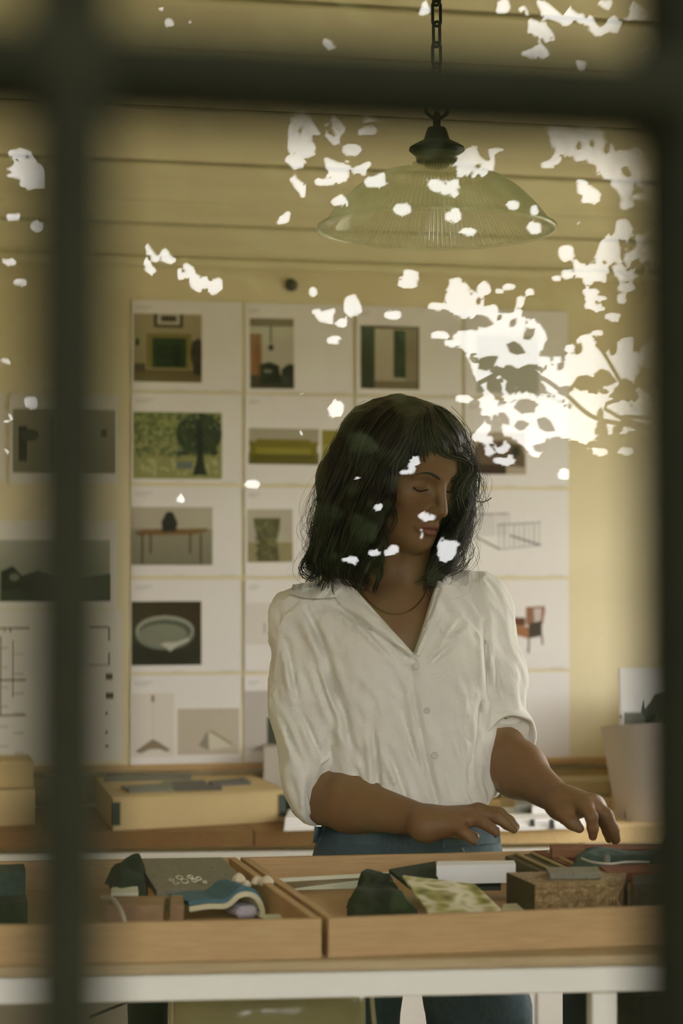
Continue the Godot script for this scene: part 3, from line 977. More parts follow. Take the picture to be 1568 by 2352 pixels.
func bin() -> void:
	var at := at_y(1490, 1880, BENCH_Y)
	var o := thing("paper_bin", "tall pale tapered bin holding rolls and a poster beside the right glazing bar", "bin", at)
	var w := func(y: float) -> float: return lerpf(0.068, 0.102, y / 0.222)
	var mb := Mb.new()
	var rows := []
	for q in [[0.0, 0.0, 0], [0.0, 1.0, 0], [0.222, 1.0, 0], [0.222, 0.965, 0], [0.01, 0.95, 0], [0.01, 0.0, 0]]:
		var row := PackedVector3Array()
		for s in 24:
			var a := TAU * s / 24
			var cs := Vector2(cos(a), sin(a))
			var k: float = w.call(q[0]) * q[1]
			var sq := pow(pow(absf(cs.x), 5) + pow(absf(cs.y), 5), -0.2)
			row.append(Vector3(cs.x * sq * k, q[0] + 0.012 * cs.y * float(q[0] > 0.2), cs.y * sq * k))
		rows.append(row)
	mb.grid(rows, true)
	obj("body", mb.mesh(), M.bin_card, o)
	# a printed poster, a grey card and rolled sheets standing in it
	var p := Paint.new(0, 0, 120, 190, 1.0, c8(226, 222, 216))
	p.poly([16, 190, 16, 78, 30, 92, 46, 84, 56, 52, 58, 70, 72, 60, 84, 46, 120, 40, 120, 190], c8(52, 50, 38))
	p.poly([54, 84, 60, 82, 62, 104, 54, 106], c8(110, 106, 88))
	p.poly([40, 124, 58, 116, 74, 124, 76, 138, 48, 138], c8(176, 148, 108))
	p.poly([100, 60, 106, 56, 104, 160, 98, 160], c8(96, 96, 84))
	var m := mat("poster_print", Color.WHITE, 0.6)
	m.albedo_texture = p.tex()
	var pb := Mb.new()
	pb.quad(Vector3(-0.062, 0, 0), Vector3(0.062, 0, 0), Vector3(0.062, 0.27, 0), Vector3(-0.062, 0.27, 0), Vector3(0, 0, 1))
	var po := thing("poster", "white poster with a dark rocky picture standing in the pale bin", "poster", at + Vector3(-0.005, 0.09, 0.01))
	po.rotation.x = -0.05
	obj("printed_face", pb.mesh(), m, po)
	obj("board", bx(Vector3(-0.002, 0.135, -0.003), Vector3(0.128, 0.27, 0.005), 0.001), M.paper, po)
	var gc := obj("grey_card", bx(Vector3(0, 0.06, 0), Vector3(0.048, 0.25, 0.003), 0.0008), M.tile_grey)
	gc.position = at + Vector3(-0.048, 0.07, 0.035)
	tag(gc, "grey card standing in the pale bin in front of the poster", "card")
	var dc := obj("dark_card", bx(Vector3(0, 0.06, 0), Vector3(0.05, 0.21, 0.004), 0.0008, Basis(Vector3(0, 0, 1), 0.12)), M.slate_dark)
	dc.position = at + Vector3(-0.034, 0.085, 0.0)
	tag(dc, "dark card leaning in the pale bin left of the grey card", "card")
	var roll := func(label: String, base: Vector3, tip: Vector3, r: float, m2: Material) -> void:
		var q := Mb.new()
		var d := (tip - base).normalized()
		var bs := Basis(Quaternion(Vector3.UP, d))
		var h := (tip - base).length()
		q.lathe([Vector2(r, 0), Vector2(r, h), Vector2(r * 0.86, h), Vector2(r * 0.86, h - 0.05), Vector2(r * 0.5, h - 0.05), Vector2(r * 0.5, h - 0.004), Vector2(r * 0.4, h - 0.004), Vector2(r * 0.4, h - 0.05), Vector2(0, h - 0.05)], 20, Vector3.ZERO, bs)
		var ob := obj("paper_roll", q.mesh(), m2)
		ob.position = base
		tag(ob, label, "paper roll", "rolls in the pale bin")
	roll.call("blue-grey paper roll leaning out of the pale bin", at + Vector3(0.045, 0.12, 0.03), at + Vector3(-0.018, 0.245, 0.075), 0.016, M.teal_cloth)
	roll.call("pale paper roll standing in the bin beside the blue-grey roll", at + Vector3(0.045, 0.03, -0.02), at + Vector3(0.060, 0.250, -0.02), 0.014, M.bin_card)

# ---------------------------------------------------------------- work table with two trays
var T := Transform3D()
func table() -> void:
	var L := at_y(240, 2236, 0.920)
	var R := at_y(1480, 2212, 0.920)
	var dx := (R - L).normalized()
	var yaw := -atan2(dx.z, dx.x)
	T = Transform3D(Basis(Vector3.UP, yaw), Vector3(0.6, 0, -2.54) )
	T.origin = (L + R) / 2
	T.origin.y = 0
	var o := thing("work_table", "white framed work table with a thin wooden top, under the two trays", "table", T.origin, yaw)
	obj("tabletop", bx(Vector3(0.0, 0.9255, -0.315), Vector3(2.0, 0.013, 0.65), 0.002), M.table_wood, o)
	obj("front_rail", bx(Vector3(0, 0.9015, -0.017), Vector3(2.0, 0.035, 0.03), 0.002), M.white_paint, o)
	obj("back_rail", bx(Vector3(0, 0.9015, -0.61), Vector3(2.0, 0.035, 0.03), 0.002), M.white_paint, o)
	for x in [-0.985, 0.985]:
		obj("side_rail", bx(Vector3(x, 0.9015, -0.313), Vector3(0.03, 0.035, 0.56), 0.002), M.white_paint, o)
	var lx := (T.affine_inverse() * at_y(1386, 2272, 0.885)).x
	for x in [-0.95, lx, 0.968]:
		for z in ([-0.030, -0.60] if x != lx else [-0.030]):
			obj("leg", bx(Vector3(x, 0.442, z), Vector3(0.032, 0.884, 0.032), 0.002), M.white_paint, o)

func tray(label: String, fl: Vector3, fr: Vector3, bl: Vector3, br: Vector3) -> void:
	var o := thing("wooden_tray", label, "tray", Vector3((fl.x + fr.x) / 2, 0.932, (fl.z + bl.z) / 2), 0.0, "wooden sorting trays on the white table")
	var P := [fl - o.position, fr - o.position, br - o.position, bl - o.position]
	var cen: Vector3 = (P[0] + P[2]) / 2
	var wall := func(a: Vector3, b: Vector3, called: String, m: Material) -> void:
		var mb := Mb.new()
		var n := Vector3(-(b - a).z, 0, (b - a).x).normalized()
		if n.dot(cen - a) < 0:
			n = -n
		n *= 0.011
		a.y = 0.048
		b.y = 0.048
		var dn := Vector3(0, -0.048, 0)
		mb.hexa([a + dn, b + dn, b + n + dn, a + n + dn], [a, b, b + n, a + n])
		obj(called, mb.mesh(), m, o)
	wall.call(P[0], P[1], "front_board", M.tray_wood)
	wall.call(P[3], P[2], "back_board", M.tray_wood)
	wall.call(P[0].move_toward(P[3], 0.0112), P[3].move_toward(P[0], 0.0112), "side_board", M.tray_wood_side)
	wall.call(P[1].move_toward(P[2], 0.0112), P[2].move_toward(P[1], 0.0112), "side_board", M.tray_wood_side)
	var fb := Mb.new()
	var lo := []
	var hi := []
	for q in P:
		var e: Vector3 = cen + (q - cen) * 0.985
		lo.append(Vector3(e.x, 0.0005, e.z))
		hi.append(Vector3(e.x, 0.006, e.z))
	fb.hexa(lo, hi)
	obj("bottom", fb.mesh(), M.tray_wood, o)

const RIM := 0.980
const BED := 0.9385
func trays() -> void:
	var e := at_y(738, 2111, RIM)
	var f := at_y(754, 2110, RIM)
	var dl := Vector3(1, 0, tan(deg_to_rad(4.5))).normalized()
	tray("left wooden tray of samples with the blue cloth in it", e - dl * 0.62, e, at_y(541, 1969, RIM) - dl * 0.62, at_y(541, 1969, RIM))
	var g := at_y(1490, 2083, RIM)
	var dr := (g - f).normalized()
	tray("right wooden tray of samples under the woman's hands", f, f + dr * 0.62, at_y(552, 1969, RIM), at_y(552, 1969, RIM) + Vector3(0.62, 0, 0.02))

func tilted(called: String, label: String, category: String, m: Material, pts: Array, ys: Array, thick: float, group := "") -> MeshInstance3D:
	# a plate through four picture points taken at four heights, its thickness below them
	var hi := []
	var mid := Vector3.ZERO
	for k in 4:
		hi.append(at_y(pts[k * 2], pts[k * 2 + 1], ys[k]))
		mid += hi[k] / 4
	mid.y = ys.min() - thick
	var n: Vector3 = (hi[1] - hi[0]).cross(hi[3] - hi[0]).normalized()
	if n.y < 0:
		n = -n
	var mb := Mb.new()
	var lo := []
	for k in 4:
		hi[k] -= mid
		lo.append(hi[k] - n * thick)
	mb.hexa(lo, hi)
	var o := obj(called, mb.mesh(), m)
	o.position = mid
	tag(o, label, category, group)
	return o

func crumple(pts: Array, base: float, tops: Array, sd: int, nx := 22, ny := 16, amp := 0.006) -> ArrayMesh:
	# folded cloth over four picture points: a closed lumpy sheet that comes down to its base at the edges
	var f := FastNoiseLite.new()
	f.seed = sd
	f.frequency = 9.0
	f.fractal_octaves = 2
	var q := []
	for k in 4:
		q.append(at_y(pts[k * 2], pts[k * 2 + 1], (base + tops[k]) / 2))
	var rows := []
	var under := []
	for r in ny + 1:
		var row := []
		var ur := []
		for c in nx + 1:
			var u := float(c) / nx
			var v := float(r) / ny
			var p: Vector3 = q[0].lerp(q[1], u).lerp(q[3].lerp(q[2], u), v)
			var h := lerpf(lerpf(tops[0], tops[1], u), lerpf(tops[3], tops[2], u), v)
			var edge := clampf(minf(minf(u, 1 - u), minf(v, 1 - v)) * 7.0, 0, 1)
			edge = sqrt(edge)
			var w := f.get_noise_3d(p.x * 1.0, 0, p.z * 1.0) + 0.8 * absf(f.get_noise_3d(p.x * 2.0 + 5, 3, p.z * 2.0))
			p += Vector3(f.get_noise_2d(p.z * 3, 7), 0, f.get_noise_2d(p.x * 3, 9)) * 0.012
			p.y = base + (h - base + w * amp * 1.6) * edge
			row.append(p)
			ur.append(Vector3(p.x, base - 0.0005, p.z))
		rows.append(row)
		under.append(ur)
	var mb := Mb.new()
	mb.grid(rows)
	mb.grid(under, false, true)
	return mb.mesh()

func right_tray_things() -> void:
	tilted("mint_slab", "long pale mint slab leaning at the back of the right tray", "slab", M.mint_stone, [640, 2036, 903, 2030, 898, 2003, 626, 2018], [0.944, 0.944, 0.962, 0.962], 0.006)
	var gc := obj("green_cloth", crumple([790, 2106, 962, 2102, 888, 2022, 826, 2022], BED, [0.948, 0.952, 0.968, 0.974], 3, 26, 18, 0.008), M.green_cloth)
	tag(gc, "crumpled dark green cloth beside the marbled card", "cloth")
	tilted("green_folder", "dark green folder sloping behind the marbled card", "folder", M.green_cloth, [975, 2060, 1010, 2050, 1000, 1978, 893, 1996], [0.962, 0.965, 0.985, 0.981], 0.006)
	var mc := tilted("marbled_card", "cream card with olive green blots tilted in the right tray", "card", M.marble_card, [985, 2097, 1150, 2089, 1090, 2032, 925, 2012], [0.956, 0.956, 0.978, 0.986], 0.004)
	mc.position.y += 0.001
	tilted("slate_strip", "thin dark slate strip under the white block", "slate", M.slate_dark, [1000, 2036, 1150, 2036, 1150, 2020, 1000, 2018], [0.958, 0.958, 0.962, 0.962], 0.006)
	block("white_block", "long white block lying behind the marbled card", "block", M.white_block, 0.9635, 0.9905, [1002, 1988, 1184, 1984, 1180, 1976, 1004, 1978])
	tilted("scrap_card", "small cream scrap beside the carved block's foot", "card", M.cream_edge, [1150, 2097, 1215, 2096, 1190, 2074, 1156, 2076], [0.948, 0.948, 0.954, 0.954], 0.004)
	carved("carved_block", "carved old wood block with scroll relief, a dark tile on top", [1228, 2032, 1432, 2022, 1440, 1996, 1164, 2004], 0.990, 5, 1.0)
	carved("carved_block", "darker carved wood block at the tray's right end", [1450, 2034, 1570, 2026, 1570, 2004, 1452, 2010], 0.988, 9, 0.8)
	var dt := block("dark_tile", "dark grey tile lying on the carved block", "tile", M.slate, 0.9905, 0.9985, [1262, 2006, 1380, 2004, 1372, 1990, 1254, 1992])
	# grooved panel: three dark slats with pale upper edges
	for k in 3:
		var x := k * 36.0
		var s := tilted("brown_slat", ["dark brown slat nearest the white block, pale upper edge", "middle dark brown slat beside the clay slabs", "dark brown slat touching the clay slabs"][k], "slat", M.brown_slat, [1250 + x * 1.05, 2006 - k, 1276 + x * 1.05, 2005 - k, 1184 + x, 1962 - k * 2, 1160 + x, 1966 - k * 2], [0.9835, 0.9835, 0.991, 0.991], 0.016, "dark slats in the right tray")
		var ed := Mb.new()
		var a := at_y(1277 + x * 1.05, 2004 - k, 0.9855) - s.position
		var b := at_y(1186 + x, 1961 - k * 2, 0.993) - s.position
		ed.tube(PackedVector3Array([a, b]), PackedFloat32Array([0.0026, 0.0026]), 6)
		obj("pale_edge", ed.mesh(), M.slat_edge, s).set_meta("label", "pale edge")
	tilted("clay_slab", "red-brown clay slab under the slats' far end", "slab", M.terracotta, [1340, 2003, 1400, 1996, 1300, 1950, 1222, 1954], [0.984, 0.984, 0.994, 0.994], 0.012, "clay slabs in the right tray")
	tilted("clay_slab", "orange-brown clay slab nearest the carved blocks", "slab", M.terracotta, [1396, 2006, 1560, 2000, 1560, 1982, 1376, 1988], [0.990, 0.990, 0.995, 0.995], 0.014, "clay slabs in the right tray")
	tilted("clay_slab", "topmost red-brown clay slab under her left fingertips", "slab", M.terracotta, [1268, 1952, 1560, 1950, 1560, 1938, 1262, 1940], [1.003, 1.003, 1.006, 1.006], 0.012, "clay slabs in the right tray")
	var tc := obj("teal_pouch", crumple([1310, 1984, 1540, 1984, 1540, 1958, 1330, 1960], 0.988, [0.998, 1.0, 1.006, 1.003], 6, 24, 10, 0.004), M.teal_cloth)
	tag(tc, "dark teal cloth pouch lying below her left fingertips", "pouch")
	obj("drawcord", tb(spline([at_y(1336, 1972, 1.002), at_y(1360, 1980, 1.004), at_y(1400, 1984, 1.004), at_y(1440, 1980, 1.004), at_y(1490, 1980, 1.004)], 6), [0.0016], 6), M.cord_white, tc).set_meta("label", "pale drawcord")
	obj("toggle", bx(at_y(1393, 1974, 1.006), Vector3(0.009, 0.014, 0.007), 0.002), M.tile_grey, tc)
	var sb := thing("shoulder_bag", "dark slumped bag at the far right end of the table", "bag", at_y(1590, 1985, 0.985) + Vector3(0.02, 0, 0))
	var sm := Mb.new()
	var prof := [Vector2(0, 0), Vector2(0.075, 0), Vector2(0.088, 0.02), Vector2(0.075, 0.06), Vector2(0.05, 0.09), Vector2(0.0, 0.10)]
	sm.lathe(prof, 24, Vector3.ZERO, Basis.IDENTITY, 0.05, 5)
	sb.scale = Vector3(0.8, 0.75, 0.5)
	obj("body", sm.mesh(), M.dark_cloth, sb)

func carved(called: String, label: String, pts: Array, top: float, sd: int, tone: float) -> void:
	var hi := flat(top, pts)
	var mid := Vector3.ZERO
	for q in hi:
		mid += q / 4
	mid.y = BED
	var o := thing(called, label, "block", mid)
	for k in 4:
		hi[k] -= mid
	var lo := []
	for q in hi:
		lo.append(Vector3(q.x, 0.001, q.z))
	var mb := Mb.new()
	mb.hexa(lo, hi)
	obj("body", mb.mesh(), M.old_wood if tone > 0.9 else M.old_wood_end, o)
	# relief on the face: a raised field of scrolls, rosettes and mouldings
	var f := FastNoiseLite.new()
	f.seed = sd
	f.frequency = 34.0
	var w: Vector3 = hi[1] - hi[0]
	var n := Vector3(-w.z, 0, w.x).normalized()
	if n.z < 0:
		n = -n
	var h: float = hi[0].y
	var rows := []
	var nx := 90
	var ny := 30
	for r in ny + 1:
		var row := []
		for c in nx + 1:
			var u := float(c) / nx
			var v := float(r) / ny
			var x := u * w.length()
			var y := h * (1.0 - v)
			var s := 0.0
			var fr := x * 26.0 - floorf(x * 26.0) - 0.5
			var dd := Vector2(fr / 26.0, y - h * 0.52)
			s += 0.0075 * exp(-pow(dd.length() / 0.008, 2.0))
			s += 0.0060 * exp(-pow((dd.length() - 0.0145) / 0.003, 2.0))
			s += 0.004 * exp(-pow((y - h * 0.9) / 0.0022, 2.0)) + 0.0035 * exp(-pow((y - h * 0.10) / 0.0028, 2.0))
			s += 0.0050 * f.get_noise_2d(x, y) * smoothstep(0.0, 0.15, v) * smoothstep(1.0, 0.85, v)
			var edge := clampf(minf(minf(u, 1 - u) * 20.0, minf(v, 1 - v) * 20.0), 0, 1)
			row.append(hi[0] + w * u + Vector3(0, y - h + 0.001, 0) + n * (s * edge + 0.001 * edge))
		rows.append(row)
	var rm := Mb.new()
	rm.grid(rows, false, true)
	obj("carved_face", rm.mesh(), M.old_wood if tone > 0.9 else M.old_wood_end, o)
	var end := Mb.new()
	var a: Vector3 = hi[0]
	var b: Vector3 = hi[3]
	var out := Vector3(-(b - a).z, 0, (b - a).x).normalized() * 0.001
	if out.x > 0:
		out = -out
	end.quad(a + out, b + out, Vector3(b.x, 0.001, b.z) + out, Vector3(a.x, 0.001, a.z) + out, out)
	obj("end_grain", end.mesh(), M.old_wood_end, o)

func left_tray_things() -> void:
	var bo := tilted("slate_board", "dark grey patterned slate board lying across the left tray", "board", M.slate, [360, 2046, 578, 2036, 508, 1969, 312, 1972], [0.970, 0.970, 0.994, 0.994], 0.010)
	var f := FastNoiseLite.new()
	f.seed = 5
	# pale scroll motif and specks inlaid on the board
	for q in [[394, 2022, 5], [404, 2028, 6], [412, 2016, 7], [424, 2024, 8], [436, 2014, 6], [446, 2022, 6], [456, 2018, 6], [376, 2030, 4], [470, 2026, 4]]:
		var c: Vector3 = at_y(q[0], q[1], lerpf(0.970, 0.994, (2040.0 - q[1]) / 70.0) + 0.0008) - bo.position
		var ring := []
		for s in 12:
			ring.append(c + Vector3(cos(TAU * s / 12), 0.25 * sin(TAU * s / 12), -sin(TAU * s / 12) * 2.0) * q[2] / 1600.0)
		obj("inlaid_scroll", tb(ring, [0.0011], 5, true), M.mint_stone, bo)
	obj("wood_edge", tb([at_y(352, 2050, 0.963) - bo.position, at_y(480, 2050, 0.963) - bo.position, at_y(566, 2042, 0.963) - bo.position], [0.003], 6), M.tray_wood, bo)
	var gm := obj("velvet_bundle", crumple([262, 2046, 336, 2044, 322, 1992, 250, 2000], 0.96, [0.985, 0.985, 1.0, 0.995], 8, 18, 12, 0.010), M.green_cloth)
	tag(gm, "dark green velvet bundle beside the slate board", "cloth")
	tilted("wood_offcut", "pale wooden offcut below the green velvet bundle", "offcut", M.mint_stone, [256, 2052, 318, 2050, 316, 2036, 258, 2038], [0.972, 0.972, 0.976, 0.976], 0.006)
	for k in 2:
		var pts: Array = [[244, 2080, 376, 2080, 380, 2058, 262, 2058], [391, 2080, 422, 2080, 420, 2056, 392, 2056]][k]
		block("leather_sample", ["wide brown leather-covered block at the left tray's front", "narrow brown leather-covered block beside the blue cloth"][k], "block", M.leather, BED, 0.975, pts, "brown leather blocks")
	# folded cloth: a thick strip laid in waves, blue outside with a cream cut edge
	var prof := [[420, 2084], [470, 2080], [510, 2082], [530, 2074], [552, 2058], [578, 2058], [596, 2074], [604, 2096], [602, 2108]]
	var pts3 := []
	for q in prof:
		pts3.append(Vector2((q[0] - 512.0) / 1800.0, (2110.0 - q[1]) / 1800.0))
	var base := at_y(512, 2112, BED) + Vector3(0, 0.0, 0.02)
	var cl := thing("blue_cloth", "folded blue cloth with cream edges at the front of the left tray", "cloth", base, 0.20)
	var wave := func(off: float, th: float, z0: float, z1: float) -> ArrayMesh:
		var mb := Mb.new()
		var c3 := []
		for q in pts3:
			c3.append(Vector3(q.x, q.y + off, 0))
		var sp := spline(c3, 5)
		var up := []
		for k in sp.size():
			var t := (sp[mini(k + 1, sp.size() - 1)] - sp[maxi(k - 1, 0)]).normalized()
			up.append(sp[k] + Vector3(-t.y, t.x, 0) * th)
		for k in sp.size() - 1:
			mb.quad(sp[k] + Vector3(0, 0, z1), sp[k + 1] + Vector3(0, 0, z1), up[k + 1] + Vector3(0, 0, z1), up[k] + Vector3(0, 0, z1), Vector3(0, 0, 1))
			mb.quad(sp[k] + Vector3(0, 0, z0), sp[k + 1] + Vector3(0, 0, z0), up[k + 1] + Vector3(0, 0, z0), up[k] + Vector3(0, 0, z0), Vector3(0, 0, -1))
		for side in [Array(sp), up]:
			var g1 := []
			var g2 := []
			for q in side:
				g1.append(q + Vector3(0, 0, z0))
				g2.append(q + Vector3(0, 0, z1))
			mb.grid([g1, g2], false, side != up)
		return mb.mesh()
	obj("cream_lining", wave.call(0.002, 0.007, -0.075, 0.0), M.cream_edge, cl)
	obj("blue_face", wave.call(0.010, 0.005, -0.085, -0.002), M.blue_cloth, cl)
	obj("lilac_lining", bx(Vector3(0.034, 0.010, -0.035), Vector3(0.030, 0.016, 0.065), 0.005), M.lilac_cloth, cl)
	var n := 0
	for q in [[548, 2028, 0.010], [590, 2032, 0.009], [612, 2036, 0.011], [566, 2038, 0.007]]:
		var sh := Mb.new()
		var r: float = q[2]
		sh.lathe([Vector2(0, 0), Vector2(r * 0.8, 0.0), Vector2(r, r * 0.35), Vector2(r * 0.75, r * 0.9), Vector2(r * 0.35, r * 1.3), Vector2(0, r * 1.45)], 18, Vector3.ZERO, Basis.IDENTITY, 0.08, 6)
		var o := obj("shell", sh.mesh(), M.shell)
		o.position = at_y(q[0], q[1], 0.9735)
		tag(o, ["cream shell on the slate board, farthest left of the shells", "cream shell on the slate board between two others", "cream shell nearest the gap between the trays", "smallest cream shell on the slate board's front"][n], "shell", "cream shells on the slate board")
		n += 1
	tilted("slate_piece", "dark slate piece leaning on the left tray's right side", "slate", M.slate_dark, [628, 2092, 700, 2092, 660, 2052, 604, 2056], [0.948, 0.950, 0.968, 0.962], 0.006)
	tilted("mint_strip", "thin pale mint strip at the left tray's front corner", "strip", M.mint_stone, [604, 2112, 716, 2108, 706, 2098, 604, 2100], [0.952, 0.952, 0.955, 0.955], 0.004)
	var cd := obj("white_string", tb(spline([at_y(236, 2062, 0.978), at_y(258, 2064, 0.982), at_y(272, 2080, 0.983), at_y(282, 2100, 0.982), at_y(287, 2118, 0.978)], 8), [0.0028], 8), M.cord_white)
	tag(cd, "white string curling over the brown leather block", "string")
	block("teal_box", "dark teal box at the photo's left edge", "box", M.teal_cloth, BED, 0.990, [-60, 2004, 58, 2000, 54, 1984, -60, 1988])
	block("green_block", "dark green block below the teal box at the left edge", "block", M.green_cloth, BED, 0.972, [-80, 2078, 62, 2074, 58, 2056, -80, 2060])

func under_table() -> void:
	# plastic-wrapped bundle standing below the table
	var a := at_d(618, 2300, 3.05)
	var o := thing("plastic_bag", "tall pale green plastic bag standing under the left tray", "bag", Vector3(a.x, 0, a.z))
	var rows := []
	var f := FastNoiseLite.new()
	f.frequency = 5.0
	for r in 22:
		var y := 0.86 * r / 21.0
		var row := PackedVector3Array()
		var k := 1.0 - 0.12 * smoothstep(0.55, 0.86, y) - 0.9 * smoothstep(0.82, 0.862, y) + 0.05 * sin(y * 9)
		for s in 40:
			var an := TAU * s / 40
			var p := Vector3(cos(an) * 0.155 * k, y, sin(an) * 0.085 * k)
			p += Vector3(cos(an), 0, sin(an)) * 0.012 * f.get_noise_3d(p.x * 2, y * 1.2, p.z * 2)
			row.append(p)
		rows.append(row)
	var mb := Mb.new()
	mb.grid(rows, true)
	obj("wrapping", mb.mesh(), M.plastic_bag, o)
	for sg in [-1.0, 1.0]:
		obj("side_crease", tb(spline([Vector3(sg * 0.146, 0.80, 0.03), Vector3(sg * 0.150, 0.74, 0.04), Vector3(sg * 0.165, 0.66, 0.035), Vector3(sg * 0.158, 0.5, 0.04)], 5), [0.004], 6), M.plastic_bag, o)
	obj("packed_roll", bx(Vector3(0, 0.4, 0), Vector3(0.2, 0.78, 0.1), 0.03), M.tile_grey, o)
	var b := at_d(340, 2300, 3.3)
	var bu := thing("bucket", "dark green tapered bucket under the table's left part", "bucket", Vector3(b.x, 0, b.z))
	var bm := Mb.new()
	bm.lathe([Vector2(0, 0), Vector2(0.02, 0), Vector2(0.024, 0.5), Vector2(0.033, 0.74), Vector2(0.040, 0.80), Vector2(0.036, 0.80), Vector2(0.03, 0.74), Vector2(0.0, 0.5)], 28)
	obj("body", bm.mesh(), M.dark_cloth, bu)
	var c := at_d(1500, 2300, 3.2)
	var cb := thing("floor_cabinet", "dark low cabinet under the table's right end", "cabinet", Vector3(c.x + 0.06, 0, c.z))
	obj("body", bx(Vector3(0, 0.41, 0), Vector3(0.30, 0.82, 0.35), 0.004), M.slate_dark, cb)
	obj("door", bx(Vector3(0, 0.41, 0.178), Vector3(0.29, 0.78, 0.012), 0.003), M.slate_dark, cb)
	var w := at_d(100, 2300, 4.2)
	var ct := thing("floor_crate", "pale crate on the floor at the photo's bottom left", "crate", Vector3(w.x + 0.0, 0, w.z))
	obj("body", bx(Vector3(0, 0.30, 0), Vector3(0.40, 0.6, 0.3), 0.006), M.grey_box, ct)
	obj("lid", bx(Vector3(0, 0.608, 0), Vector3(0.42, 0.014, 0.32), 0.004), M.grey_box, ct)
	var cab := obj("power_cable", tb(spline([at_d(205, 2336, 3.9), at_d(240, 2322, 3.88), at_d(285, 2304, 3.85), at_d(330, 2280, 3.8), at_d(380, 2200, 4.0)], 6), [0.003], 6), M.black_clip)
	tag(cab, "thin dark cable hanging below the table at the left", "cable")

